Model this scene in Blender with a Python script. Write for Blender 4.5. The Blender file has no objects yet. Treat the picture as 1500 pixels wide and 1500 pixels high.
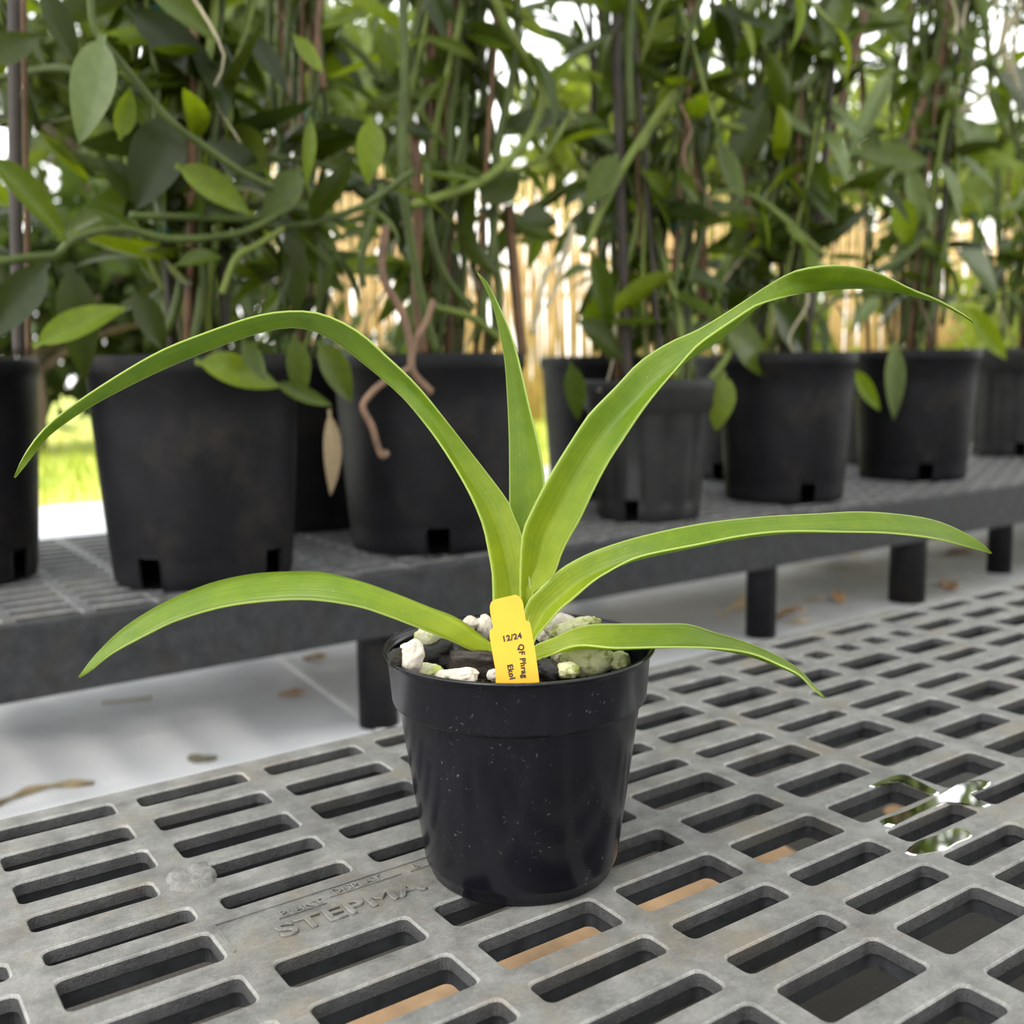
import bpy, bmesh, math, random
from mathutils import Vector, Matrix, noise

random.seed(11)
S = bpy.context.scene
COL = S.collection
PI = math.pi

# ---------------------------------------------------------------- camera
F_PX, PITCH, ROLL, YAW = 1511.0, math.radians(7.924), math.radians(-0.866), math.radians(34.646)
CAM = Vector((0.0, 0.0, 0.2))
cy_, sy_ = math.cos(YAW), math.sin(YAW)
FW = Vector((sy_ * math.cos(PITCH), cy_ * math.cos(PITCH), -math.sin(PITCH)))
_rt = Vector((cy_, -sy_, 0.0)); _up = _rt.cross(FW)
RT = _rt * math.cos(ROLL) + _up * math.sin(ROLL)
UP = _up * math.cos(ROLL) - _rt * math.sin(ROLL)
cd = bpy.data.cameras.new('camera'); cam = bpy.data.objects.new('camera', cd); COL.objects.link(cam)
cam.matrix_world = Matrix(((RT.x, UP.x, -FW.x, CAM.x), (RT.y, UP.y, -FW.y, CAM.y), (RT.z, UP.z, -FW.z, CAM.z), (0, 0, 0, 1)))
cd.sensor_width = 36.0; cd.lens = F_PX / 1500 * 36.0; cd.clip_start = 0.02; cd.clip_end = 200
cd.dof.use_dof = True; cd.dof.focus_distance = 0.39; cd.dof.aperture_fstop = 9.2; cd.dof.aperture_ratio = 1.25
S.camera = cam

# ---------------------------------------------------------------- light and exposure
S.view_settings.view_transform = 'Standard'; S.view_settings.look = 'None'
S.view_settings.gamma = 1.0; S.view_settings.use_curve_mapping = False
S.view_settings.exposure = 0.0
w = bpy.data.worlds.new('sky'); S.world = w; w.use_nodes = True
nt = w.node_tree; nt.nodes.clear()
o = nt.nodes.new('ShaderNodeOutputWorld'); bg = nt.nodes.new('ShaderNodeBackground')
tc = nt.nodes.new('ShaderNodeTexCoord'); sx = nt.nodes.new('ShaderNodeSeparateXYZ'); cr = nt.nodes.new('ShaderNodeValToRGB')
nt.links.new(tc.outputs['Generated'], sx.inputs[0]); nt.links.new(sx.outputs['Z'], cr.inputs[0])
cr.color_ramp.elements[0].position = 0.0; cr.color_ramp.elements[0].color = (1.0, 0.99, 0.95, 1)
cr.color_ramp.elements[1].position = 0.9; cr.color_ramp.elements[1].color = (0.86, 0.93, 1.0, 1)
nt.links.new(cr.outputs[0], bg.inputs[0]); bg.inputs[1].default_value = 3.2
nt.links.new(bg.outputs[0], o.inputs[0])
sd = bpy.data.lights.new('sun', 'SUN'); sun = bpy.data.objects.new('sun', sd); COL.objects.link(sun)
sd.energy = 6.0; sd.angle = math.radians(18); sd.color = (1.0, 0.96, 0.88)
sun.rotation_euler = Vector((0.5, 0.10, -0.85)).to_track_quat('-Z', 'Y').to_euler()
sun.location = (-2, 2, 5)

# ---------------------------------------------------------------- pixel helpers (1500 px frame of the photo)
def ray(x, y): return FW + RT * ((x - 750) / F_PX) - UP * ((y - 750) / F_PX)
def at(x, y, d): return CAM + ray(x, y) * d                      # point at a camera depth
def at_z(x, y, z): r = ray(x, y); return CAM + r * ((z - CAM.z) / r.z)
def at_y(x, y, Y): r = ray(x, y); return CAM + r * (Y / r.y)
def depth(p): return (Vector(p) - CAM).dot(FW)

# ---------------------------------------------------------------- object helpers
def tag(o, label=None, cat=None, group=None, kind=None):
    if label: o['label'] = label
    if cat: o['category'] = cat
    if group: o['group'] = group
    if kind: o['kind'] = kind
    return o
def empty(name, loc):
    o = bpy.data.objects.new(name, None); COL.objects.link(o); o.location = loc; o.empty_display_size = .05
    return o
def mesh_from(name, verts, faces, smooth=True):
    me = bpy.data.meshes.new(name); me.from_pydata([tuple(v) for v in verts], [], faces); me.update()
    if smooth:
        me.polygons.foreach_set('use_smooth', [True] * len(me.polygons))
    return me
def link(name, me, mat=None, parent=None, loc=None):
    o = bpy.data.objects.new(name, me); COL.objects.link(o)
    if mat is not None and not me.materials: me.materials.append(mat)
    if parent is not None: o.parent = parent
    if loc is not None: o.location = loc
    return o
class MB:
    """collects shapes and builds ONE mesh"""
    def __init__(s): s.v = []; s.f = []
    def add(s, v, f):
        n = len(s.v); s.v += [Vector(p) for p in v]; s.f += [tuple(i + n for i in q) for q in f]
    def box(s, c, d, rot=None):
        x, y, z = d[0] / 2, d[1] / 2, d[2] / 2
        vs = [Vector((a * x, b * y, e * z)) for a in (-1, 1) for b in (-1, 1) for e in (-1, 1)]
        if rot: vs = [rot @ v for v in vs]
        s.add([v + Vector(c) for v in vs], [(0, 1, 3, 2), (4, 6, 7, 5), (0, 4, 5, 1), (2, 3, 7, 6), (0, 2, 6, 4), (1, 5, 7, 3)])
    def tube(s, pts, rad, n=8, cap=True):
        pts = [Vector(p) for p in pts]; m = len(pts)
        if not hasattr(rad, '__len__'): rad = [rad] * m
        v = []; f = []; ref = Vector((0.31, 0.2, 0.93))
        for i, p in enumerate(pts):
            t = (pts[min(i + 1, m - 1)] - pts[max(i - 1, 0)]).normalized()
            a = t.cross(ref)
            if a.length < .1: a = t.cross(Vector((1, 0, 0)))
            a.normalize(); b = t.cross(a); ref = b.cross(t) * 0 + (ref - t * ref.dot(t)).normalized() if (ref - t * ref.dot(t)).length > .2 else Vector((.9, .3, .2))
            for k in range(n):
                an = 2 * PI * k / n; v.append(p + (a * math.cos(an) + b * math.sin(an)) * rad[i])
        for i in range(m - 1):
            for k in range(n):
                f.append((i * n + k, i * n + (k + 1) % n, (i + 1) * n + (k + 1) % n, (i + 1) * n + k))
        if cap:
            f.append(tuple(range(n - 1, -1, -1))); f.append(tuple((m - 1) * n + k for k in range(n)))
        s.add(v, f)
    def lathe(s, prof, n=64, closed=False, c=(0, 0, 0)):
        v = []; f = []; m = len(prof)
        for r, z in prof:
            for k in range(n):
                a = 2 * PI * k / n; v.append(Vector((r * math.cos(a), r * math.sin(a), z)) + Vector(c))
        for i in range(m - 1):
            for k in range(n):
                f.append((i * n + k, i * n + (k + 1) % n, (i + 1) * n + (k + 1) % n, (i + 1) * n + k))
        s.add(v, f)
    def build(s, name, mat, parent=None, loc=None, smooth=True, bevel=0):
        me = mesh_from(name, s.v, s.f, smooth)
        o = link(name, me, mat, parent, loc)
        if bevel:
            b = o.modifiers.new('bevel', 'BEVEL'); b.width = bevel; b.segments = 2; b.limit_method = 'ANGLE'
        return o
def spline(pts, n):
    """Catmull-Rom through pts (tuples), n samples by arc length"""
    P = [Vector(p) if len(p) > 2 else Vector((p[0], p[1], 0)) for p in pts]
    if len(P) == 2: return [P[0].lerp(P[1], i / (n - 1)) for i in range(n)]
    Q = [P[0] * 2 - P[1]] + P + [P[-1] * 2 - P[-2]]; out = []
    for i in range(1, len(Q) - 2):
        for k in range(12):
            t = k / 12; a, b, c, d = Q[i - 1], Q[i], Q[i + 1], Q[i + 2]
            out.append(.5 * ((2 * b) + (c - a) * t + (2 * a - 5 * b + 4 * c - d) * t * t + (3 * b - a - 3 * c + d) * t ** 3))
    out.append(P[-1]); L = [0]
    for i in range(1, len(out)): L.append(L[-1] + (out[i] - out[i - 1]).length)
    res = []; j = 0
    for i in range(n):
        s = L[-1] * i / (n - 1)
        while j < len(L) - 2 and L[j + 1] < s: j += 1
        d = L[j + 1] - L[j]; res.append(out[j].lerp(out[j + 1], (s - L[j]) / d if d > 1e-12 else 0))
    return res

# ---------------------------------------------------------------- materials
def mat(name):
    m = bpy.data.materials.new(name); m.use_nodes = True; N = m.node_tree.nodes; L = m.node_tree.links
    return m, N, L, N['Principled BSDF'], N['Material Output']
def ramp(N, pts):
    r = N.new('ShaderNodeValToRGB'); e = r.color_ramp.elements
    while len(e) < len(pts): e.new(0.5)
    for q, (p, c) in zip(e, pts): q.position = p; q.color = (*c, 1)
    return r
def tex(N, L, scale, detail=4, rough=.6, coord='Object', sc=None, dist=0):
    t = N.new('ShaderNodeTexCoord'); n = N.new('ShaderNodeTexNoise')
    n.inputs['Scale'].default_value = scale; n.inputs['Detail'].default_value = detail; n.inputs['Roughness'].default_value = rough
    n.inputs['Distortion'].default_value = dist
    if sc:
        mp = N.new('ShaderNodeMapping'); mp.inputs['Scale'].default_value = sc
        L.new(t.outputs[coord], mp.inputs[0]); L.new(mp.outputs[0], n.inputs['Vector'])
    else: L.new(t.outputs[coord], n.inputs['Vector'])
    return n.outputs['Fac']
def mix(N, L, fac, a, b, mode='MIX'):
    m = N.new('ShaderNodeMix'); m.data_type = 'RGBA'; m.blend_type = mode
    for s, v in ((m.inputs[0], fac), (m.inputs[6], a), (m.inputs[7], b)):
        if hasattr(v, 'links') or hasattr(v, 'is_output'): L.new(v, s)
        else: s.default_value = v if not isinstance(v, tuple) or len(v) == 4 else (*v, 1)
    return m.outputs[2]
def bump(N, L, h, B, strength=.3, dist=.001, prev=None):
    b = N.new('ShaderNodeBump'); b.inputs['Strength'].default_value = strength; b.inputs['Distance'].default_value = dist
    L.new(h, b.inputs['Height'])
    if prev: L.new(prev, b.inputs['Normal'])
    if B: L.new(b.outputs[0], B.inputs['Normal'])
    return b.outputs[0]
def simple(name, c, rough=.5, var=.25, scale=40, bmp=0, spec=.5):
    m, N, L, B, O = mat(name)
    r = ramp(N, [(.3, tuple(x * (1 - var) for x in c)), (.7, tuple(min(1, x * (1 + var)) for x in c))])
    f = tex(N, L, scale); L.new(f, r.inputs[0]); L.new(r.outputs[0], B.inputs['Base Color'])
    B.inputs['Roughness'].default_value = rough; B.inputs['Specular IOR Level'].default_value = spec
    if bmp: bump(N, L, f, B, bmp, .002)
    return m

def bench_material(name, base, rough=.42):
    m, N, L, B, O = mat(name)
    a = ramp(N, [(.30, tuple(x * .45 for x in base)), (.5, base), (.70, tuple(x * 1.6 for x in base))])
    L.new(tex(N, L, 55, 8, .72), a.inputs[0])
    st = ramp(N, [(.52, (0, 0, 0)), (.68, (.8, .8, .8))]); L.new(tex(N, L, 22, 5, .65), st.inputs[0])
    c = mix(N, L, st.outputs[0], a.outputs[0], (base[0] * 1.05, base[1] * .88, base[2] * .68))
    sc1 = ramp(N, [(.54, (0, 0, 0)), (.68, (1, 1, 1))]); L.new(tex(N, L, 240, 5, .75, sc=(1, 3.5, 1), dist=1.2), sc1.inputs[0])
    fi = N.new('ShaderNodeMath'); fi.operation = 'MULTIPLY'; fi.inputs[1].default_value = .45; L.new(sc1.outputs[0], fi.inputs[0])
    c = mix(N, L, fi.outputs[0], c, tuple(min(1, x * 1.9) for x in base))
    sp = ramp(N, [(.36, (1, 1, 1)), (.46, (0, 0, 0))]); L.new(tex(N, L, 700, 4, .75), sp.inputs[0])
    fj = N.new('ShaderNodeMath'); fj.operation = 'MULTIPLY'; fj.inputs[1].default_value = .5; L.new(sp.outputs[0], fj.inputs[0])
    c = mix(N, L, fj.outputs[0], c, tuple(x * .55 for x in base))
    L.new(c, B.inputs['Base Color']); B.inputs['Roughness'].default_value = rough
    n1 = bump(N, L, tex(N, L, 420, 5, .75, sc=(1, 3, 1), dist=1.), None, .6, .0009)
    bump(N, L, tex(N, L, 1300, 3, .7), B, .7, .0004, n1)
    return m
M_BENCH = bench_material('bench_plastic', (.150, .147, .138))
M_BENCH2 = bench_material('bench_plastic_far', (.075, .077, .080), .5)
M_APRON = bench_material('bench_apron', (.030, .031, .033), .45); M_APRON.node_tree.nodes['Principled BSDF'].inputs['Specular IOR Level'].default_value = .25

def pot_material(name, base, rough, dust, dustc=(.3, .29, .27), big=None, spec=.5):
    m, N, L, B, O = mat(name); B.inputs['Specular IOR Level'].default_value = spec
    a = ramp(N, [(.3, tuple(x * .75 for x in base)), (.75, tuple(x * 1.5 for x in base))]); L.new(tex(N, L, 25, 5, .6), a.inputs[0])
    c = a.outputs[0]
    if big:
        g = ramp(N, [(.52, (0, 0, 0)), (.75, (1, 1, 1))]); L.new(tex(N, L, 14, 5, .7), g.inputs[0])
        q = N.new('ShaderNodeMath'); q.operation = 'MULTIPLY'; q.inputs[1].default_value = .55; L.new(g.outputs[0], q.inputs[0])
        c = mix(N, L, q.outputs[0], c, big)
    d = ramp(N, [(.63, (0, 0, 0)), (.70, (1, 1, 1))]); L.new(tex(N, L, 420, 4, .75), d.inputs[0])
    d2 = ramp(N, [(.45, (0, 0, 0)), (.7, (1, 1, 1))]); L.new(tex(N, L, 40, 4, .65), d2.inputs[0])
    q = N.new('ShaderNodeMath'); q.operation = 'MULTIPLY'; L.new(d.outputs[0], q.inputs[0]); L.new(d2.outputs[0], q.inputs[1])
    q2 = N.new('ShaderNodeMath'); q2.operation = 'MULTIPLY'; q2.inputs[1].default_value = dust; L.new(q.outputs[0], q2.inputs[0])
    c = mix(N, L, q2.outputs[0], c, dustc)
    L.new(c, B.inputs['Base Color'])
    rr = N.new('ShaderNodeMapRange'); rr.inputs['To Min'].default_value = rough; rr.inputs['To Max'].default_value = rough + .22
    L.new(tex(N, L, 30, 4, .6), rr.inputs[0]); L.new(rr.outputs[0], B.inputs['Roughness'])
    bump(N, L, tex(N, L, 60, 3, .5), B, .08, .001)
    return m
M_POT = pot_material('glossy_black_plastic', (.005, .005, .008), .12, .7, spec=.36)
M_NPOT = pot_material('dusty_black_plastic', (.0075, .0075, .009), .42, .25, big=(.042, .034, .024), spec=.16)
M_GPOT = pot_material('grey_black_plastic', (.020, .021, .020), .42, .2, big=(.036, .036, .030), spec=.25)

def leaf_material(name, c1, c2, trans, tw=.4, rough=.33, hero=False, spec=.5):
    m, N, L, B, O = mat(name)
    if hero:
        uvn = N.new('ShaderNodeUVMap'); sp = N.new('ShaderNodeSeparateXYZ'); L.new(uvn.outputs[0], sp.inputs[0])
        g = ramp(N, [(0, c2), (.35, c1), (1, tuple(x * .8 for x in c1))]); L.new(sp.outputs['Y'], g.inputs[0])
        wv = N.new('ShaderNodeTexNoise'); mp = N.new('ShaderNodeMapping'); mp.inputs['Scale'].default_value = (34, 2.2, 1)
        L.new(uvn.outputs[0], mp.inputs[0]); L.new(mp.outputs[0], wv.inputs['Vector']); wv.inputs['Scale'].default_value = 1.0; wv.inputs['Detail'].default_value = 3
        vr = ramp(N, [(.35, (.90, .92, .9)), (.65, (1.07, 1.05, 1.05))]); L.new(wv.outputs['Fac'], vr.inputs[0])
        c = mix(N, L, 1.0, g.outputs[0], vr.outputs[0], 'MULTIPLY')
        # blotches
        vr2 = ramp(N, [(.3, (.8, .86, .8)), (.7, (1.12, 1.06, 1.0))]); L.new(tex(N, L, 90, 5, .65), vr2.inputs[0])
        c = mix(N, L, 1.0, c, vr2.outputs[0], 'MULTIPLY')
        # pale speckles
        s1 = ramp(N, [(.69, (0, 0, 0)), (.75, (.38, .38, .38))]); L.new(tex(N, L, 900, 2, .6), s1.inputs[0])
        c = mix(N, L, s1.outputs[0], c, (.55, .66, .30))
        # pale margin
        ed = N.new('ShaderNodeMath'); ed.operation = 'SUBTRACT'; ed.inputs[1].default_value = .5; L.new(sp.outputs['X'], ed.inputs[0])
        ab = N.new('ShaderNodeMath'); ab.operation = 'ABSOLUTE'; L.new(ed.outputs[0], ab.inputs[0])
        er = ramp(N, [(.462, (0, 0, 0)), (.492, (.75, .75, .75))]); L.new(ab.outputs[0], er.inputs[0])
        c = mix(N, L, er.outputs[0], c, (.50, .60, .20))
        bm = bump(N, L, wv.outputs['Fac'], B, .35, .0006)
    else:
        oi = N.new('ShaderNodeObjectInfo')
        r = ramp(N, [(0, c1), (1, c2)]); L.new(oi.outputs['Random'], r.inputs[0])
        vr = ramp(N, [(.3, (.8, .82, .8)), (.7, (1.18, 1.12, 1.1))]); L.new(tex(N, L, 6, 3, .6), vr.inputs[0])
        c = mix(N, L, 1.0, r.outputs[0], vr.outputs[0], 'MULTIPLY')
    L.new(c, B.inputs['Base Color']); B.inputs['Roughness'].default_value = rough; B.inputs['Specular IOR Level'].default_value = spec
    T = N.new('ShaderNodeBsdfTranslucent'); t2 = mix(N, L, 1.0, c, trans, 'MULTIPLY'); L.new(t2, T.inputs[0])
    X = N.new('ShaderNodeMixShader'); X.inputs[0].default_value = tw
    L.new(B.outputs[0], X.inputs[1]); L.new(T.outputs[0], X.inputs[2]); L.new(X.outputs[0], O.inputs['Surface'])
    return m
M_HERO = leaf_material('orchid_leaf', (.175, .270, .012), (.37, .44, .03), (1.9, 1.75, .5), .45, .36, True, .4)
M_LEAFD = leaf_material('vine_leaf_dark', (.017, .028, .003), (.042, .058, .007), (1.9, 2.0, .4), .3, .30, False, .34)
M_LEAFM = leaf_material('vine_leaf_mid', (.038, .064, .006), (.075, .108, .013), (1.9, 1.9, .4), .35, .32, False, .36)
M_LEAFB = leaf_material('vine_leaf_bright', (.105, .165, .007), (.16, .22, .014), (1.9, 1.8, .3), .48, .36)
M_LEAFP = leaf_material('vine_leaf_pale', (.13, .18, .06), (.19, .24, .10), (1.3, 1.4, .8), .25, .27)
M_VINE = simple('vine_stem', (.060, .082, .018), .45, .3, 30, 0, .25)
M_VINE2 = simple('vine_stem_light', (.12, .155, .030), .45, .25, 30, 0, .25)
M_CANE = simple('bamboo_cane', (.13, .065, .028), .6, .45, 30, .3)
M_CANED = simple('dark_cane', (.035, .024, .018), .6, .4, 30, .3)
M_ROOT = simple('aerial_root', (.17, .10, .06), .7, .4, 60, .3)
M_ROOTP = simple('pale_root', (.46, .40, .27), .7, .3, 60, .3)
M_TIE = simple('teal_tie', (.02, .22, .17), .5, .1)
M_SOIL = simple('dark_soil', (.018, .014, .010), .95, .6, 120, .8)
M_DRY = simple('dry_leaf', (.42, .25, .12), .8, .45, 40, .4)
M_DRYP = simple('dry_leaf_pale', (.55, .42, .26), .8, .35, 40, .4)

# ---------------------------------------------------------------- setting: ground
GZ = -0.17
def ground_material():
    m, N, L, B, O = mat('woven_ground_cloth')
    t = N.new('ShaderNodeTexCoord')
    base = ramp(N, [(.3, (.42, .42, .43)), (.5, (.59, .59, .61)), (.7, (.68, .68, .70))]); L.new(tex(N, L, 3.2, 6, .62), base.inputs[0])
    # weave: two fine wave bands
    ws = []
    for ax in ('X', 'Y'):
        wv = N.new('ShaderNodeTexWave'); wv.bands_direction = ax; wv.inputs['Scale'].default_value = 75; wv.inputs['Distortion'].default_value = .6
        L.new(t.outputs['Object'], wv.inputs[0]); ws.append(wv.outputs['Fac'])
    wm = mix(N, L, .5, ws[0], ws[1]); wr = ramp(N, [(.2, (.86, .86, .86)), (.8, (1.08, 1.08, 1.08))]); L.new(wm, wr.inputs[0])
    c = mix(N, L, 1.0, base.outputs[0], wr.outputs[0], 'MULTIPLY')
    # dirt and weaker light toward the right of the aisle, painted into the cloth
    sp = N.new('ShaderNodeSeparateXYZ'); L.new(t.outputs['Object'], sp.inputs[0])
    mr = N.new('ShaderNodeMapRange'); mr.inputs['From Min'].default_value = .7; mr.inputs['From Max'].default_value = 1.6; L.new(sp.outputs['X'], mr.inputs[0])
    dn = ramp(N, [(.25, (.2, .2, .2)), (.6, (1, 1, 1))]); L.new(tex(N, L, 5, 5, .6), dn.inputs[0])
    q = N.new('ShaderNodeMath'); q.operation = 'MULTIPLY'; L.new(mr.outputs[0], q.inputs[0]); L.new(dn.outputs[0], q.inputs[1])
    c = mix(N, L, q.outputs[0], c, (.20, .195, .175))
    brown = ramp(N, [(.58, (0, 0, 0)), (.72, (.8, .8, .8))]); L.new(tex(N, L, 2.3, 5, .65), brown.inputs[0])
    q3 = N.new('ShaderNodeMath'); q3.operation = 'MULTIPLY'; L.new(mr.outputs[0], q3.inputs[0]); L.new(brown.outputs[0], q3.inputs[1])
    c = mix(N, L, q3.outputs[0], c, (.16, .10, .06))
    my = N.new('ShaderNodeMapRange'); my.inputs['From Min'].default_value = .84; my.inputs['From Max'].default_value = .72; L.new(sp.outputs['Y'], my.inputs[0])  # shade below the front bench, painted into the cloth colour
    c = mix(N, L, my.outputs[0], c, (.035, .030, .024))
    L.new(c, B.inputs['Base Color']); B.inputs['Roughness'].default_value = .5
    bump(N, L, wm, B, .3, .001)
    return m
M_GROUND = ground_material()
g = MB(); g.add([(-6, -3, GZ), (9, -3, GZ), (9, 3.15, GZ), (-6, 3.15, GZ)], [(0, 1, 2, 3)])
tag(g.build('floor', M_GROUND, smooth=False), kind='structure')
def lawn_material():
    m, N, L, B, O = mat('sunny_grass')
    r = ramp(N, [(.25, (.13, .19, .02)), (.5, (.33, .36, .04)), (.75, (.46, .38, .10))]); L.new(tex(N, L, 1.6, 6, .7), r.inputs[0])
    L.new(r.outputs[0], B.inputs['Base Color']); B.inputs['Roughness'].default_value = .9
    return m
M_LAWN = lawn_material()
g = MB(); g.add([(-12, 3.15, GZ - .004), (30, 3.15, GZ - .004), (30, 30, GZ - .004), (-12, 30, GZ - .004)], [(0, 1, 2, 3)])
tag(g.build('lawn', M_LAWN, smooth=False), kind='structure')
rnd = random.Random(3)
g = MB()
for i in range(5200):
    x = rnd.uniform(-1.5, 7); y = 3.15 + abs(rnd.gauss(0, 1.6)); hgt = rnd.uniform(.04, .12); a = rnd.uniform(0, PI); dx, dy = math.cos(a) * .004, math.sin(a) * .004
    lx, ly = rnd.uniform(-.05, .05), rnd.uniform(-.05, .05)
    g.add([(x - dx, y - dy, GZ - .004), (x + dx, y + dy, GZ - .004), (x + lx, y + ly, GZ + hgt)], [(0, 1, 2)])
M_GRASS = leaf_material('grass_blade', (.27, .33, .03), (.27, .33, .03), (1.4, 1.4, .6), .4, .6)
tag(g.build('grass', M_GRASS, smooth=False), 'sunlit yellow green grass beyond the ground cloth', 'grass', kind='stuff')
# shade cloth roof out of view, added to dim and shape the light
def shade_material():
    m, N, L, B, O = mat('shade_cloth'); B.inputs['Base Color'].default_value = (.10, .11, .10, 1); B.inputs['Roughness'].default_value = .8
    T = N.new('ShaderNodeBsdfTransparent'); T.inputs[0].default_value = (1, 1, 1, 1)
    Q = N.new('ShaderNodeBsdfTranslucent'); Q.inputs[0].default_value = (.75, .76, .74, 1)
    X = N.new('ShaderNodeMixShader'); X.inputs[0].default_value = .5; L.new(B.outputs[0], X.inputs[1]); L.new(Q.outputs[0], X.inputs[2])
    Y = N.new('ShaderNodeMixShader'); Y.inputs[0].default_value = .14; L.new(X.outputs[0], Y.inputs[1]); L.new(T.outputs[0], Y.inputs[2])
    L.new(Y.outputs[0], O.inputs['Surface']); return m
M_SHADE = shade_material()
g = MB(); g.add([(-1.2, -2.6, 2.25), (9, -2.6, 2.25), (9, 2.6, 2.25), (-1.2, 2.6, 2.25)], [(0, 1, 2, 3)])
tag(g.build('unseen_shade_roof', M_SHADE, smooth=False), kind='structure')
g = MB(); g.add([(-1.2, -2.6, GZ), (9, -2.6, GZ), (9, -2.6, 2.25), (-1.2, -2.6, 2.25)], [(0, 1, 2, 3)])  # unseen cloth wall behind the camera, added to cut the front light
tag(g.build('unseen_shade_wall', M_SHADE, smooth=False), kind='structure')
# seam of the ground cloth
a, b = at_z(385, 945, GZ), at_z(545, 1060, GZ)
d = (b - a).normalized(); pr = Vector((-d.y, d.x, 0)) * .006
g = MB(); a2 = a - d * .25; b2 = b + d * .3; z1 = Vector((0, 0, .0015)); z0 = Vector((0, 0, .0))
g.add([a2 - pr + z0, a2 + pr + z0, b2 + pr + z0, b2 - pr + z0, a2 - pr * .7 + z1, a2 + pr * .7 + z1, b2 + pr * .7 + z1, b2 - pr * .7 + z1], [(4, 5, 6, 7), (0, 1, 5, 4), (1, 2, 6, 5), (2, 3, 7, 6), (3, 0, 4, 7)])
tag(g.build('trim_1', simple('pale_seam', (.70, .70, .68), .6, .1), smooth=False), kind='structure')

# ---------------------------------------------------------------- benches
H = 0.2
U0, UP_, UW = .26968 * H, .315993 * H, .25866 * H
ROWS = [(2.449, 2.38), (2.304, 2.223), (2.157, 2.063), (2.005, 1.94), (1.863, 1.808), (1.754, 1.651), (1.589, 1.501), (1.439, 1.335),
        (1.281, 1.219), (1.148, 1.087), (1.038, .927), (.867, .786), (.722, .622), (.565, .505)]
ROWS = [(a * H, b * H) for a, b in ROWS]
M_BWALL = simple('bench_plastic_slot_wall', (.030, .031, .034), .45, .4, 150, .3)
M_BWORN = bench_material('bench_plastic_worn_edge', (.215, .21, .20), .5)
M_BLIP = bench_material('bench_plastic_lip', (.055, .055, .055), .5)
def bench_top(x_cols, rows, y_far, y_near, skip, adjust, u0, extra=None):
    """plate with rounded rectangular holes; cells tile the whole plate, z = 0 is the top"""
    mb = MB()
    xs = [u0 + k * UP_ for k in x_cols]
    ys = [y_far] + [(rows[i][1] + rows[i + 1][0]) / 2 for i in range(len(rows) - 1)] + [y_near]
    NC = 5
    def rr(x0, x1, y0, y1, r):
        p = []
        for (cx, cy, a0) in ((x1 - r, y1 - r, 0), (x0 + r, y1 - r, PI / 2), (x0 + r, y0 + r, PI), (x1 - r, y0 + r, 1.5 * PI)):
            for i in range(NC): a = a0 + PI / 2 * i / (NC - 1); p.append((cx + r * math.cos(a), cy + r * math.sin(a)))
        return p
    def cell(X0, X1, Y0, Y1, hole):
        if hole is None:
            mb.add([(X0, Y0, 0), (X1, Y0, 0), (X1, Y1, 0), (X0, Y1, 0)], [(0, 1, 2, 3)]); return
        x0, x1, y0, y1 = hole; r = min(.0032, (y1 - y0) * .33)
        # outer ring: points matched to the hole's points
        inner = rr(x0 - .0009, x1 + .0009, y0 - .0009, y1 + .0009, r)
        out = []
        cs = ((X1, Y1), (X0, Y1), (X0, Y0), (X1, Y0)); hs = ((x1, y1), (x0, y1), (x0, y0), (x1, y0))
        for q in range(4):
            cx, cy = cs[q]
            for i in range(NC):
                px, py = inner[q * NC + i]
                if i == 0: p = (cx, py) if q in (0, 2) else (px, cy)
                elif i == NC - 1: p = (px, cy) if q in (0, 2) else (cx, py)
                else: p = None
                out.append(p)
            # middle points run through the cell corner
            s, e = out[q * NC], out[q * NC + NC - 1]
            for i in range(1, NC - 1):
                t = i / (NC - 1) * 2
                out[q * NC + i] = ((s[0] + (cx - s[0]) * t, s[1] + (cy - s[1]) * t) if t <= 1 else (cx + (e[0] - cx) * (t - 1), cy + (e[1] - cy) * (t - 1)))
        n = 4 * NC
        levels = [(0, 0.0009), (-.0003, .00045), (-.0009, .0001), (-.0055, -.0001), (-.0060, .0007), (-.0118, .0010)]
        v = [(px, py, 0) for px, py in out]
        for z, off in levels:
            v += [(px, py, z) for px, py in rr(x0 - off, x1 + off, y0 - off, y1 + off, r)]
        f = []
        for l in range(len(levels)):
            for k in range(n):
                f.append((l * n + k, l * n + (k + 1) % n, (l + 1) * n + (k + 1) % n, (l + 1) * n + k))
        mb.add(v, f)
    gap = UP_ - UW
    for ci, k in enumerate(x_cols):
        X0 = u0 + k * UP_ - gap / 2; X1 = X0 + UP_
        for r, (yf, yn) in enumerate(rows):
            Y1, Y0 = ys[r], ys[r + 1]
            if (k, r) in skip: cell(X0, X1, Y0, Y1, None); continue
            x0, x1 = X0 + gap / 2, X1 - gap / 2
            if extra and (k, r) in extra:
                for (fa, fb, ha, hb, va, vb) in extra[(k, r)]:
                    cell(X0 + fa * UP_, X0 + fb * UP_, Y0, Y1, (X0 + ha * UP_, X0 + hb * UP_, va if va else yn, vb if vb else yf))
                continue
            da, db = adjust.get((k, r), (0, 0))
            cell(X0, X1, Y0, Y1, (x0 + da, x1 + db, yn, yf))
    XA, XB = u0 + x_cols[0] * UP_ - gap / 2, u0 + (x_cols[-1] + 1) * UP_ - gap / 2
    return mb, XA, XB
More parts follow.
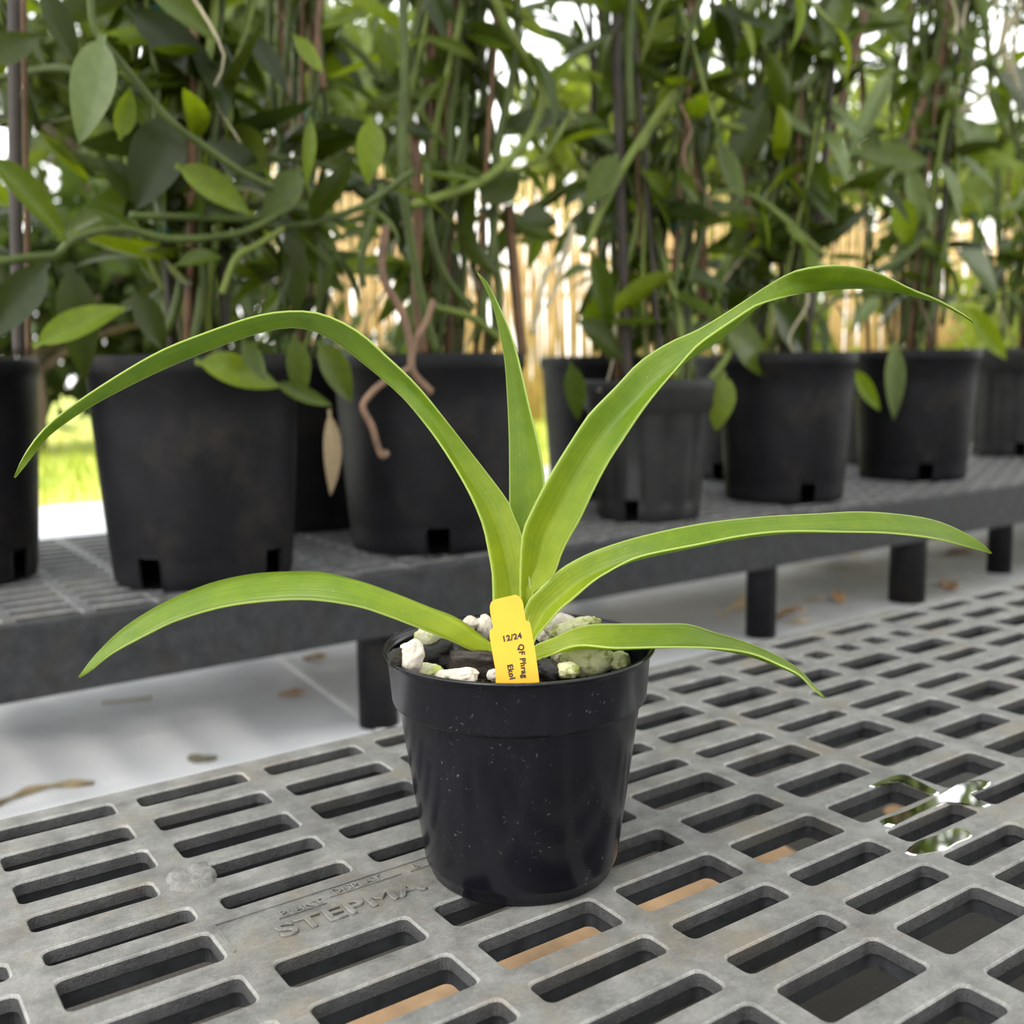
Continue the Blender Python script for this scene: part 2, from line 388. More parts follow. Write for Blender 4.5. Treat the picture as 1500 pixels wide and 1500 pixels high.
def apron(XA, XB, Y0, Y1, dz, t=.004, rnd_=.004):
    """skirt round the bench with a rounded top edge"""
    mb = MB()
    n = 4; prof = [(0, 0)] + [(rnd_ * math.sin(a), -rnd_ * (1 - math.cos(a))) for a in [PI / 2 * i / n for i in range(1, n + 1)]] + [(rnd_, -dz), (rnd_ - t, -dz), (rnd_ - t, -.0118), (0, -.0118)]
    v = []; f = []
    for off, z in prof: v += [(XA - off, Y0 - off, z), (XB + off, Y0 - off, z), (XB + off, Y1 + off, z), (XA - off, Y1 + off, z)]
    for l in range(len(prof) - 1):
        for k in range(4): f.append((l * 4 + k, l * 4 + (k + 1) % 4, (l + 1) * 4 + (k + 1) % 4, (l + 1) * 4 + k))
    mb.add(v, f); return mb

bench = tag(empty('plant_bench', (0.3, .28, GZ)), 'weathered grey slotted plastic bench holding the small potted orchid', 'bench')
def child_local(o, root): o.location = -Vector(root.location)
# small half-length slots of the joint (columns 8 and 9, row 1) 
ex = {(8, 1): [(0, .52, .10, .42, None, None), (.52, 1, .62, .90, None, None)], (9, 1): [(0, .52, .10, .42, None, None), (.52, 1, .62, .90, None, None)]}
mb, XA, XB = bench_top(list(range(-2, 16)), ROWS, 2.50 * H, .44 * H, {(1, 5), (2, 5)}, {(0, 3): (0, -.0062), (1, 3): (.0045, 0)}, U0, ex)
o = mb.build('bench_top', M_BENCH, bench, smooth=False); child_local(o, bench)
def slot_tones(o):  # slot walls darker than the top, worn edges lighter
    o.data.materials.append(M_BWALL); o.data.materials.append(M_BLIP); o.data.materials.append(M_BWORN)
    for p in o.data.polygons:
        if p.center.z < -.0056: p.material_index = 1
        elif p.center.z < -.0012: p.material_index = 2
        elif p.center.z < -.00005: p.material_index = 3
slot_tones(o)
o = apron(XA, XB, .44 * H, 2.50 * H, .055).build('apron', M_BENCH, bench, smooth=False); child_local(o, bench)
for (lx, ly) in ((XA + .05, .12), (XB - .05, .12), (XA + .05, .47), (XB - .05, .47)):
    l = MB(); l.lathe([(.0, GZ), (.02, GZ), (.02, -.0116), (0, -.0116)], 24, c=(lx, ly, 0)); o = l.build('leg', M_NPOT, bench); child_local(o, bench)
# moulding boss between the slots
s = MB(); c0 = Vector((.569 * H, 1.964 * H, 0)); rs = random.Random(5); v = [c0 + Vector((0, 0, .0026))]; f = []
for j, (rr_, z) in enumerate(((.0025, .0016), (.0045, .0030), (.0065, .0022), (.0083, .0026), (.0098, -.0003))):
    for k in range(20):
        a = 2 * PI * k / 20; q = 1 + rs.uniform(-.14, .14); v.append(c0 + Vector((math.cos(a) * rr_ * q, math.sin(a) * rr_ * q, z + rs.uniform(-.0008, .0008) * (j < 4))))
for k in range(20):
    f.append((0, 1 + k, 1 + (k + 1) % 20))
    for j in range(4): f.append((1 + j * 20 + k, 1 + (j + 1) * 20 + k, 1 + (j + 1) * 20 + (k + 1) % 20, 1 + j * 20 + (k + 1) % 20))
s.add(v, f); o = s.build('moulding_boss', M_BENCH, bench); child_local(o, bench)
# maker's plaque: raised border and lettering
def text_mesh(name, body, size, mat_, parent, M, extrude=.0004, bev=0, spacing=1.0):
    cu = bpy.data.curves.new(name, 'FONT'); cu.body = body; cu.size = size; cu.extrude = extrude; cu.bevel_depth = bev; cu.bevel_resolution = 1; cu.space_character = spacing
    t = bpy.data.objects.new(name + '_tmp', cu); COL.objects.link(t)
    dg = bpy.context.evaluated_depsgraph_get(); me = bpy.data.meshes.new_from_object(t.evaluated_get(dg))
    bpy.data.objects.remove(t); me.transform(M); me.materials.clear()
    return link(name, me, mat_, parent)
pl = MB(); x0, x1, y0, y1 = .545 * H, 1.115 * H, 1.658 * H, 1.765 * H
for (ax, ay, bx, by) in ((x0, y1, x1, y1), (x0, y0, x0, y1)):
    dd = Vector((bx - ax, by - ay, 0)); pl.box(((ax + bx) / 2, (ay + by) / 2, .0001), (max(.0007, abs(dd.x)), max(.0007, abs(dd.y)), .0010))
for (ax, ay, bx) in ((.760 * H, 1.733 * H, .914 * H), (.935 * H, 1.7315 * H, 1.08 * H), (.65 * H, 1.7165 * H, .745 * H)):
    pl.box(((ax + bx) / 2, ay, .0001), (bx - ax, .0006, .0009))
o = pl.build('plaque_border', M_BENCH, bench, smooth=False); child_local(o, bench)
def flat(x, y): return Matrix.Translation((x, y, .0003))
o = text_mesh('embossed_lettering', 'STEPMA', .0155, M_BENCH, bench, flat(.628 * H, 1.651 * H) @ Matrix.Diagonal((1.05, .80, 1, 1)), .0003, .00042, 1.05); child_local(o, bench)
o = text_mesh('embossed_lettering', 'PLANT', .0058, M_BENCH, bench, flat(.655 * H, 1.7195 * H), .0002, .00012); child_local(o, bench)
o = text_mesh('embossed_lettering', 'DISPLAY', .0058, M_BENCH, bench, flat(.768 * H, 1.737 * H), .0002, .00012); child_local(o, bench)
o = text_mesh('embossed_lettering', 'B', .0058, M_BENCH, bench, flat(.945 * H, 1.737 * H), .0002, .00012); child_local(o, bench)

# rear bench
YR = .908
RROWS = [(YR + .46 - .012 - i * .0305, YR + .46 - .012 - i * .0305 - .0165) for i in range(15)]
bench2 = tag(empty('plant_bench', (1.2, 1.1, GZ)), 'dark slotted plastic bench behind, carrying the row of potted vines', 'bench')
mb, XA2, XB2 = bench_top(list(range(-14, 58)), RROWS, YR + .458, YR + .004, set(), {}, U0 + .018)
o = mb.build('bench_top', M_BENCH2, bench2, smooth=False); child_local(o, bench2); slot_tones(o)
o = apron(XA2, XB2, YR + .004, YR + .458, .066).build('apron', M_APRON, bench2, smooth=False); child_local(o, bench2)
for (lx, ly, r) in ((.478, .945, .0205), (1.066, .945, .0205), (1.405, .95, .0275), (1.725, .985, .0205), (2.45, .96, .0205), (3.1, .96, .0205), (-.2, .95, .0205),
                    (-.2, 1.33, .0205), (.478, 1.33, .0205), (1.066, 1.33, .0205), (1.725, 1.33, .0205), (2.45, 1.33, .0205), (3.1, 1.33, .0205)):
    l = MB(); l.lathe([(0, GZ), (r, GZ), (r, -.0116), (0, -.0116)], 28, c=(lx, ly, 0)); o = l.build('leg', M_NPOT, bench2); child_local(o, bench2)

# ---------------------------------------------------------------- pots
def pot_mesh(profile, wall, holes=(), n=72, flute=0.0, nfl=14, flz=(0, 1)):
    """profile: list of (r, z) bottom to top (outer); double wall; holes: (angle, half angle, z top) cut at the foot"""
    inner = [(r - wall, z) for r, z in profile]; inner[0] = (inner[0][0], profile[0][1] + wall)
    def P(r, z, k):
        a = 2 * PI * k / n
        if flute and flz[0] < z < flz[1]: r = r - flute * max(0, math.sin(a * nfl)) ** .5 if math.sin(a * nfl) > 0 else r
        return (r * math.cos(a), r * math.sin(a), z)
    m = len(profile); v = [P(r, z, k) for r, z in profile for k in range(n)] + [P(r, z, k) for r, z in inner for k in range(n)]
    f = []; N0 = m * n
    def cut(i, k):
        a = 2 * PI * (k + .5) / n; z = (profile[i][1] + profile[i + 1][1]) / 2
        for (h, w_, zt) in holes:
            if abs((a - h + PI) % (2 * PI) - PI) < w_ and z < zt: return True
        return False
    for i in range(m - 1):
        for k in range(n):
            k2 = (k + 1) % n; a, b, c, d = i * n + k, i * n + k2, (i + 1) * n + k2, (i + 1) * n + k
            if cut(i, k):
                if not cut(i, (k - 1) % n): f.append((a, d, N0 + d, N0 + a))
                if not cut(i, k2): f.append((b, N0 + b, N0 + c, c))
                if i + 1 < m - 1 and not cut(i + 1, k): f.append((d, c, N0 + c, N0 + d))
                continue
            f.append((a, b, c, d)); f.append((N0 + a, N0 + d, N0 + c, N0 + b))
    for k in range(n):
        k2 = (k + 1) % n; t = (m - 1) * n; f.append((t + k, t + k2, N0 + t + k2, N0 + t + k))
    # floor of the pot
    f.append(tuple(k for k in range(n - 1, -1, -1))); f.append(tuple(N0 + k for k in range(n)))
    return mesh_from('pot', v, f)
def disc(r, z, amp, seed, n=40, rings=8):
    v = [(0, 0, z)]; f = []
    for j in range(1, rings + 1):
        for k in range(n):
            a = 2 * PI * k / n; q = r * j / rings; p = Vector((q * math.cos(a), q * math.sin(a), 0)); v.append((p.x, p.y, z + amp * noise.noise(p * 60 + Vector((seed, 0, 0)))))
    for k in range(n):
        f.append((0, 1 + k, 1 + (k + 1) % n))
        for j in range(rings - 1): f.append((1 + j * n + k, 1 + (j + 1) * n + k, 1 + (j + 1) * n + (k + 1) % n, 1 + j * n + (k + 1) % n))
    return mesh_from('soil', v, f)

# ---------------------------------------------------------------- the orchid
PC = Vector((.2285, .3275, 0)); D0 = depth(PC + Vector((0, 0, .09)))
orchid = tag(empty('potted_orchid', PC), 'small orchid with six strappy light green leaves in a black pot on the bench', 'potted plant')
prof = [(.0352, .0), (.0366, .0), (.0372, .0012), (.0378, .0042), (.0388, .0048), (.0394, .0070), (.0440, .040), (.0481, .0695), (.0488, .0702), (.0502, .0712), (.0506, .0722), (.0520, .0885), (.0528, .0900), (.0536, .0905), (.0540, .0911), (.0536, .0917)]
po = link('pot', pot_mesh(prof, .0011, n=128), M_POT, orchid)
po.modifiers.new('w', 'WEIGHTED_NORMAL')

def orchid_leaf(e1, e2, dmid, dhalf, fold=.0025, rev=False, nst=56, nx=10, smooth_tip=True):
    """e1, e2: the two margins from base to tip; dmid / dhalf: (t, metres) tables of depth from the pot's axis and of half the depth between margins"""
    A = spline(e1, nst); Bq = spline(e2, nst)
    def tab(T, t):
        for (a, va), (b, vb) in zip(T, T[1:]):
            if t <= b: u = (t - a) / (b - a); u = u * u * (3 - 2 * u); return va + (vb - va) * u
        return T[-1][1]
    rows = []
    for i in range(nst):
        t = i / (nst - 1); dm, dh = tab(dmid, t), tab(dhalf, t)
        rows.append((at(A[i].x, A[i].y, D0 + dm + dh), at(Bq[i].x, Bq[i].y, D0 + dm - dh)))
    v = []; f = []; uv = []
    for i, (p, q) in enumerate(rows):
        t = i / (nst - 1)
        mid0 = (rows[max(i - 1, 0)][0] + rows[max(i - 1, 0)][1]) / 2; mid1 = (rows[min(i + 1, nst - 1)][0] + rows[min(i + 1, nst - 1)][1]) / 2
        T = (mid1 - mid0).normalized(); W = q - p; Nn = T.cross(W); wl = W.length
        Nn = Nn.normalized() if Nn.length > 1e-9 else Vector((0, 0, 1))
        fl = (fold if not hasattr(fold, '__len__') else tab(fold, t)) * min(1, wl / .012)
        for j in range(nx + 1):
            s = j / nx; prof_ = (1 - abs(2 * s - 1) ** 1.35)
            v.append(p.lerp(q, s) + Nn * fl * prof_ - orchid.location); uv.append((s, t))
    for i in range(nst - 1):
        for j in range(nx): a = i * (nx + 1) + j; f.append((a, a + 1, a + nx + 2, a + nx + 1))
    me = mesh_from('leaf', v, f); ul = me.uv_layers.new(name='UVMap')
    for lp in me.loops: ul.data[lp.index].uv = uv[lp.vertex_index]
    o = link('leaf', me, M_HERO, orchid)
    so = o.modifiers.new('thickness', 'SOLIDIFY'); so.thickness = .0007; so.offset = 0
    return o
# tall arching leaf to the left
orchid_leaf([(752, 958), (778, 900), (779, 867), (772, 825), (764, 783), (754, 759), (745, 735), (730, 714), (700, 675), (655, 618), (610, 564), (563, 519), (529, 489), (490, 467), (455, 457), (412, 457), (368, 465), (303, 487), (238, 513), (173, 550), (108, 593), (65, 628), (35, 667), (20, 699)],
            [(738, 958), (724, 900), (722, 868), (721, 840), (715, 804), (706, 765), (685, 717), (655, 666), (625, 624), (580, 573), (520, 522), (490, 499), (470, 489), (451, 482), (416, 480), (368, 491), (303, 514), (234, 543), (173, 573), (126, 599), (92, 622), (69, 641), (43, 675), (22, 700)],
            [(0, 0), (.3, .004), (.6, .012), (1, -.012)], [(0, -.003), (.25, .004), (.5, -.009), (.8, -.008), (1, 0)], [(0, -.006), (.2, -.004), (.5, -.0016), (1, -.001)])
# upright middle leaf
orchid_leaf([(762, 945), (752, 860), (747, 780), (746, 735), (745.6, 648), (743, 579), (739, 525), (730, 480), (723, 452), (709, 418), (699, 400)],
            [(776, 945), (792, 860), (797, 780), (797, 705), (790, 657), (775, 594), (764, 546), (755, 510), (745, 480), (734, 455), (715, 416), (700, 399)],
            [(0, .004), (.4, .016), (1, .02)], [(0, .001), (.6, .004), (1, 0)], [(0, .006), (.5, .003), (1, .0006)])
# tall leaf arching to the right
orchid_leaf([(764, 955), (762, 880), (762, 830), (765, 783), (775, 756), (799, 708), (820, 672), (850, 625), (865, 604), (903, 565), (935, 531), (978, 503), (1021, 484), (1055, 464), (1095, 438), (1131, 414), (1168, 396), (1224, 388), (1269, 394), (1299, 405), (1336, 424), (1373, 439), (1411, 460), (1426, 471)],
            [(778, 955), (782, 900), (782, 867), (808, 849), (823, 810), (835, 786), (850, 760), (871, 715), (893, 674), (914, 642), (935, 610), (957, 580), (989, 542), (1021, 506), (1055, 481), (1082, 463), (1112, 445), (1168, 431), (1224, 424), (1261, 422), (1299, 426), (1351, 435), (1392, 452), (1425, 472)],
            [(0, 0), (.3, -.008), (.6, -.006), (1, .012)], [(0, -.001), (.35, .002), (.55, .009), (.68, .004), (.76, -.006), (.9, -.004), (1, 0)], [(0, .005), (.3, .005), (.55, .006), (.7, .003), (.8, -.003), (1, -.0006)])
# low leaf to the right
orchid_leaf([(764, 965), (766, 915), (772, 883), (793, 860), (819, 835), (845, 819), (876, 805), (937, 786), (1023, 768), (1110, 758), (1197, 753), (1262, 750), (1327, 755), (1370, 763), (1405, 777), (1435, 794), (1453, 810)],
            [(780, 968), (783, 937), (804, 912), (820, 893), (837, 879), (867, 853), (890, 838), (937, 815), (1023, 797), (1090, 784), (1153, 778), (1240, 779), (1305, 781), (1370, 789), (1413, 800), (1436, 806), (1452, 811)],
            [(0, -.004), (.4, -.012), (1, -.006)], [(0, .002), (.3, .006), (.6, .0105), (.85, .008), (1, 0)], [(0, .004), (.3, .0055), (.7, .0035), (1, .0005)])
# lowest leaf to the left
orchid_leaf([(734, 955), (716, 941), (683, 915), (661, 902), (628, 890), (573, 870), (520, 851), (477, 840), (433, 838), (368, 842), (303, 857), (238, 885), (182, 920), (143, 957), (115, 992)],
            [(736, 965), (720, 955), (691, 953), (665, 941), (610, 919), (563, 901), (520, 888), (455, 879), (390, 881), (325, 890), (260, 909), (217, 929), (165, 957), (135, 981), (117, 993)],
            [(0, -.008), (.3, -.010), (.7, .0), (1, -.012)], [(0, .002), (.3, .009), (.6, .0115), (.85, .008), (1, 0)], [(0, .004), (.3, .0048), (.7, .003), (1, .0005)])
# lowest leaf to the right
orchid_leaf([(768, 962), (784, 945), (812, 934), (841, 921), (867, 915), (900, 914), (960, 914), (1000, 914), (1020, 918), (1050, 928), (1080, 937), (1110, 948), (1140, 962), (1170, 981), (1190, 1002), (1209, 1022)],
            [(770, 972), (786, 967), (812, 957), (830, 949), (855, 945), (900, 949), (960, 948), (1000, 948), (1040, 949), (1080, 953), (1110, 960), (1140, 973), (1170, 988), (1190, 1008), (1208, 1023)],
            [(0, -.010), (.3, -.014), (.7, -.004), (1, -.016)], [(0, .002), (.3, .010), (.6, .0115), (.85, .007), (1, 0)], [(0, .004), (.25, .0055), (.7, .003), (1, .0005)])

# potting mix (crumbs nobody could count)
pm = link('potting_mix', disc(.0475, .0775, .003, 3, 60, 14), M_SOIL, None, PC)
bmx = MB(); rs = random.Random(8)
for i in range(420):
    r = .046 * math.sqrt(rs.random()); a = rs.uniform(0, 2 * PI); c = Vector((r * math.cos(a), r * math.sin(a), .079 + rs.uniform(0, .0015))); q = rs.uniform(.0009, .0026)
    bmx.box(c, (q, q * rs.uniform(.5, 1.4), q * .8), Matrix.Rotation(rs.uniform(0, 3), 3, 'X') @ Matrix.Rotation(rs.uniform(0, 3), 3, 'Z'))
me0 = pm.data; n0 = len(me0.vertices)
vv = [v.co.copy() for v in me0.vertices] + bmx.v; ff = [tuple(p.vertices) for p in me0.polygons] + [tuple(i + n0 for i in q) for q in bmx.f]
pm.data = mesh_from('potting_mix', vv, ff, False); pm.data.materials.append(M_SOIL)
tag(pm, 'dark crumbly bark and soil between the stones inside the small pot', 'soil', kind='stuff')

def stone_material(name, c, moss=None, amt=.5, rough=.9):
    m, N, L, B, O = mat(name)
    a = ramp(N, [(.3, tuple(x * .75 for x in c)), (.7, tuple(min(1, x * 1.15) for x in c))]); L.new(tex(N, L, 160, 5, .7), a.inputs[0]); cc = a.outputs[0]
    if moss:
        g_ = ramp(N, [(.62 - amt * .3, (0, 0, 0)), (.74 - amt * .3, (1, 1, 1))]); L.new(tex(N, L, 130, 5, .7), g_.inputs[0]); cc = mix(N, L, g_.outputs[0], cc, moss)
    L.new(cc, B.inputs['Base Color']); B.inputs['Roughness'].default_value = rough
    bump(N, L, tex(N, L, 900, 4, .7), B, .6, .0008); return m
M_PUM = stone_material('white_pumice', (.62, .55, .46))
M_PUMG = stone_material('greenish_pumice', (.66, .62, .44), (.42, .46, .12), .55)
M_MOSS = stone_material('mossy_pumice', (.60, .58, .33), (.22, .24, .05), .45)
M_CHAR = stone_material('charcoal', (.018, .014, .013), rough=.38)
M_CHAR2 = stone_material('brown_charcoal', (.026, .017, .012), rough=.45)
def stone(name, x, y, wpx, hpx, z, mat_, label, cat, seed, elong=1.0, rz=0, rough_=.22, sq=False):
    k = D0 / F_PX * 1.34; c = at_z(x, y, z); a, b = wpx * k / 2, hpx * k / 2
    for z in sorted([.0790 + .0005 * i for i in range(30)], key=lambda t: abs(t - .0850)):
        c = at_z(x, y, z)
        if math.hypot(c.x - PC.x, c.y - PC.y) < .0445 - wpx * k * .40: break; a, b = wpx * k / 2, hpx * k / 2
    bm = bmesh.new(); bmesh.ops.create_icosphere(bm, subdivisions=4, radius=1)
    for v in bm.verts:
        p = v.co.copy()
        if sq: p = Vector([math.copysign(abs(t) ** .55, t) for t in p])
        n_ = 1 + rough_ * noise.noise(p * 1.6 + Vector((seed * 3.1, 0, 0))) + rough_ * .5 * noise.noise(p * 4 + Vector((0, seed, 0))) + .05 * noise.noise(p * 11)
        if sq: n_ += .05 * math.sin(p.z * 16 + 3 * noise.noise(p * 2))
        v.co = p * n_
    R = Matrix.Rotation(-YAW, 4, 'Z') @ Matrix.Rotation(rz, 4, 'Y')
    bmesh.ops.transform(bm, matrix=R @ Matrix.Diagonal((a, (a + b) / 2 * elong, b, 1)), verts=bm.verts)
    me = bpy.data.meshes.new(name); bm.to_mesh(me); bm.free(); me.polygons.foreach_set('use_smooth', [True] * len(me.polygons))
    return tag(link(name, me, mat_, None, c), label, cat, 'stones and charcoal in the small pot')
st = [
 ('pumice_stone', 602, 962, 28, 35, .0800, M_PUM, 'white pumice chunk standing against the left rim of the pot', 'stone', 1, 1, .2, .2, False),
 ('pumice_stone', 634, 936, 44, 30, .0790, M_PUMG, 'yellowish green pumice stone behind the big charcoal lump', 'stone', 2, 1, 0, .2, False),
 ('charcoal_lump', 647, 958, 62, 42, .0800, M_CHAR, 'largest smooth black charcoal lump on the left of the pot', 'charcoal', 3, .8, -.2, .25, False),
 ('charcoal_lump', 697, 974, 58, 38, .0815, M_CHAR2, 'grooved brown black charcoal piece beside the yellow tag', 'charcoal', 4, .7, .12, .16, True),
 ('pumice_stone', 627, 984, 34, 17, .0800, M_PUMG, 'low greenish pumice stone touching the front left rim', 'stone', 5, 1, 0, .2, False),
 ('pumice_stone', 650, 990, 20, 12, .0800, M_PUM, 'small tan pumice bit between two stones at the front rim', 'stone', 6, 1, 0, .2, False),
 ('pumice_stone', 676, 990, 38, 16, .0795, M_PUM, 'pinkish pumice stone lying under the grooved charcoal', 'stone', 7, 1, 0, .2, False),
 ('pumice_stone', 667, 972, 12, 16, .0800, M_PUMG, 'small green pumice chip between the two charcoal pieces', 'stone', 8, 1, 0, .2, False),
 ('pumice_stone', 723, 989, 14, 13, .0815, M_PUM, 'tiny round white pumice at the left foot of the tag', 'stone', 9, 1, 0, .15, False),
 ('pumice_stone', 709, 920, 24, 30, .0800, M_PUM, 'white pumice stone left of the top of the tag', 'stone', 10, 1, 0, .25, False),
 ('pumice_stone', 689, 913, 20, 16, .0800, M_PUM, 'small white pumice behind the lowest left leaf', 'stone', 11, 1, 0, .2, False),
 ('pumice_stone', 822, 916, 44, 26, .0800, M_PUM, 'cream pumice stone at the back, right of the leaf bases', 'stone', 12, 1, 0, .2, False),
 ('pumice_stone', 840, 922, 66, 24, .0800, M_MOSS, 'long moss flecked pumice stone at the back right', 'stone', 13, .8, -.35, .2, False),
 ('pumice_stone', 802, 932, 26, 22, .0790, M_PUM, 'greyish pumice stone just right of the leaf bases', 'stone', 14, 1, 0, .2, False),
 ('pumice_stone', 862, 966, 62, 38, .0800, M_MOSS, 'largest mossy pumice stone in front of the lowest right leaf', 'stone', 15, .9, 0, .16, False),
 ('pumice_stone', 823, 963, 24, 24, .0800, M_PUM, 'white pumice stone left of the largest mossy stone', 'stone', 16, 1, .3, .2, False),
 ('pumice_stone', 831, 982, 30, 18, .0800, M_MOSS, 'small mossy pumice at the front right rim', 'stone', 17, 1, 0, .2, False),
 ('pumice_stone', 906, 968, 26, 19, .0800, M_MOSS, 'smooth pale pumice stone against the right rim', 'stone', 18, 1, -.3, .2, False),
 ('charcoal_lump', 803, 983, 30, 24, .0800, M_CHAR, 'dark charcoal lump right of the yellow tag at the front', 'charcoal', 19, .9, .5, .2, False),
 ('charcoal_lump', 800, 912, 22, 22, .0770, M_CHAR2, 'dark charcoal lump at the back behind the leaf bases', 'charcoal', 21, .9, 0, .2, False),
 ('pumice_stone', 583, 964, 20, 22, .0770, M_SOIL, 'dark mossy lump squeezed behind the left rim', 'stone', 22, 1, 0, .25, False),
]
for q in st: stone(*q)

# plant tag
M_TAG = simple('yellow_plastic', (.66, .36, .008), .45, .06, 60); M_INK = simple('black_ink', (.012, .008, .008), .5, .1)
_tt, _tb = at_z(748, 985, .074), None
dt = depth(PC + Vector((0, 0, .085))) - .0335
ori = at(705, 990, dt); TX = (at(905, 968, dt + .0005) - ori); TX.normalize()
# plane of the tag: x to the photo's right, y up along the tag, leaning a little back
px = RT.copy(); py = (UP * .985 + FW * .17).normalized(); px = (px - py * px.dot(py)).normalized(); pz = px.cross(py)
def tag_plane(x, y):
    r = ray(x, y); den = r.dot(pz); t = (ori - CAM).dot(pz) / den; q = CAM + r * t - ori; return (q.dot(px), q.dot(py))
s8 = lambda x, y: tag_plane(690 + x / 10, 860 + y / 10)
outline = [(345, 1850), (300, 1190), (262, 880), (270, 640), (300, 620), (322, 590), (320, 560), (300, 480), (282, 380), (275, 290), (285, 240), (308, 205), (340, 185), (500, 145), (655, 112), (700, 135), (745, 185), (765, 250), (775, 320), (790, 420), (800, 480), (825, 500), (855, 505), (866, 530), (900, 720), (940, 930), (990, 1300), (1045, 1850)]
outline[1] = (365, 1250); outline[2] = (318, 1000); outline.insert(3, (275, 740))
pts = [s8(*q) for q in outline]
bm = bmesh.new(); vs = [bm.verts.new((x, y, 0)) for x, y in pts]; fc = bm.faces.new(vs)
ret = bmesh.ops.extrude_face_region(bm, geom=[fc]); bmesh.ops.translate(bm, vec=(0, 0, -.0006), verts=[e for e in ret['geom'] if isinstance(e, bmesh.types.BMVert)])
bmesh.ops.recalc_face_normals(bm, faces=bm.faces)
me = bpy.data.meshes.new('plant_tag'); bm.to_mesh(me); bm.free()
tg = tag(empty('plant_tag', ori), 'yellow plastic plant tag with black print stuck in the small pot', 'plant tag')
MT = Matrix(((px.x, py.x, pz.x, 0), (px.y, py.y, pz.y, 0), (px.z, py.z, pz.z, 0), (0, 0, 0, 1)))
me.transform(MT); link('tag_blade', me, M_TAG, tg)
def tag_text(body, x, y, x2, y2, size, off):
    a = Vector((*s8(x, y), 0)); b = Vector((*s8(x2, y2), 0)); ang = math.atan2(b.y - a.y, b.x - a.x)
    M = MT @ Matrix.Translation((a.x, a.y, .00012)) @ Matrix.Rotation(ang, 4, 'Z')
    return text_mesh('printing', body, size, M_INK, tg, M, .00005, off, 1.12)
k8 = dt / F_PX / 10
tag_text('12/24', 462, 800, 705, 752, 116 * k8, .00010)
tag_text('QF Phrag', 690, 838, 752, 1340, 116 * k8, .00010)
tag_text('Ekol', 528, 1138, 570, 1350, 114 * k8, .00010)

# water spilt on the bench
def water_material():
    m, N, L, B, O = mat('spilt_water'); B.inputs['Base Color'].default_value = (.42, .42, .30, 1); B.inputs['Roughness'].default_value = .03
    B.inputs['IOR'].default_value = 1.33; B.inputs['Transmission Weight'].default_value = 1.0
    return m
M_WATER = water_material()
def puddle(polys, label):
    mb = MB()
    for poly in polys:
        P = spline([(*at_z(1100 + x / 3.75, 1100 + y / 3.75, 0),) for x, y in poly + [poly[0]]], 40)[:-1]
        c = sum(P, Vector()) / len(P); n = len(P); v = [c + Vector((0, 0, .0004))]; f = []
        for q, z in ((.55, .0004), (.93, .0004), (1.0, .0001), (1.0, -.0002)): v += [c.lerp(p, q) + Vector((0, 0, z)) for p in P]
        for k in range(n):
            f.append((0, 1 + k, 1 + (k + 1) % n))
            for j in range(3): f.append((1 + j * n + k, 1 + (j + 1) * n + k, 1 + (j + 1) * n + (k + 1) % n, 1 + j * n + (k + 1) % n))
        mb.add(v, f)
    return tag(mb.build('water_puddle', M_WATER, smooth=False), label, 'water')
puddle([[(705, 385), (860, 330), (1000, 262), (1075, 225), (1150, 180), (1250, 160), (1320, 172), (1290, 205), (1215, 232), (1265, 275), (1320, 298), (1265, 312), (1180, 292), (1090, 285), (960, 330), (850, 380), (755, 425)]], 'dark shiny water film spilt over the bench rib at the right')
puddle([[(845, 562), (900, 505), (1010, 468), (1120, 425), (1170, 430), (1215, 470), (1130, 510), (1060, 550), (960, 570), (890, 578)]], 'smaller dark water patch nearest the camera on the bench')
puddle([[(645, 195), (730, 155), (830, 128), (920, 165), (1030, 225), (1000, 248), (900, 200), (820, 160), (740, 170), (680, 200)]], 'thin wet streak along the far edge of a bench slot')

# ---------------------------------------------------------------- vines in nursery pots
def vine_leaf_mesh(wid, bend, cup, tipc, nst=14, nx=6, twist=0):
    v = []; f = []
    for i in range(nst + 1):
        t = i / nst
        if t < .06: wd = .035
        else:
            u = (t - .06) / .94; wd = max(.004, wid * (math.sin(PI * u ** .78) ** .8) * (1 - .12 * u)) if u < 1 else .002
        a = bend * t; y = (math.sin(a) / bend if abs(bend) > .01 else t); z = -((1 - math.cos(a)) / bend if abs(bend) > .01 else 0)
        for j in range(nx + 1):
            s = j / nx * 2 - 1; tw = twist * t
            xx, zz = s * wd, cup * wd * (abs(s) ** 1.4)
            v.append((xx * math.cos(tw) - zz * math.sin(tw), y, z + zz * math.cos(tw) + xx * math.sin(tw)))
    for i in range(nst):
        for j in range(nx): a = i * (nx + 1) + j; f.append((a, a + 1, a + nx + 2, a + nx + 1))
    return v, f
LV = {}
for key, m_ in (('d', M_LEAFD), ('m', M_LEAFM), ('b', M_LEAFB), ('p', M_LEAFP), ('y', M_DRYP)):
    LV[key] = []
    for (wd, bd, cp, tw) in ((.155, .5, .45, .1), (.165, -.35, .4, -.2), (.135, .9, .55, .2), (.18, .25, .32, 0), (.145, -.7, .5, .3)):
        v, f = vine_leaf_mesh(wd, bd, cp, 0, twist=tw); me = mesh_from('leaf', v, f); me.materials.append(m_); LV[key].append(me)
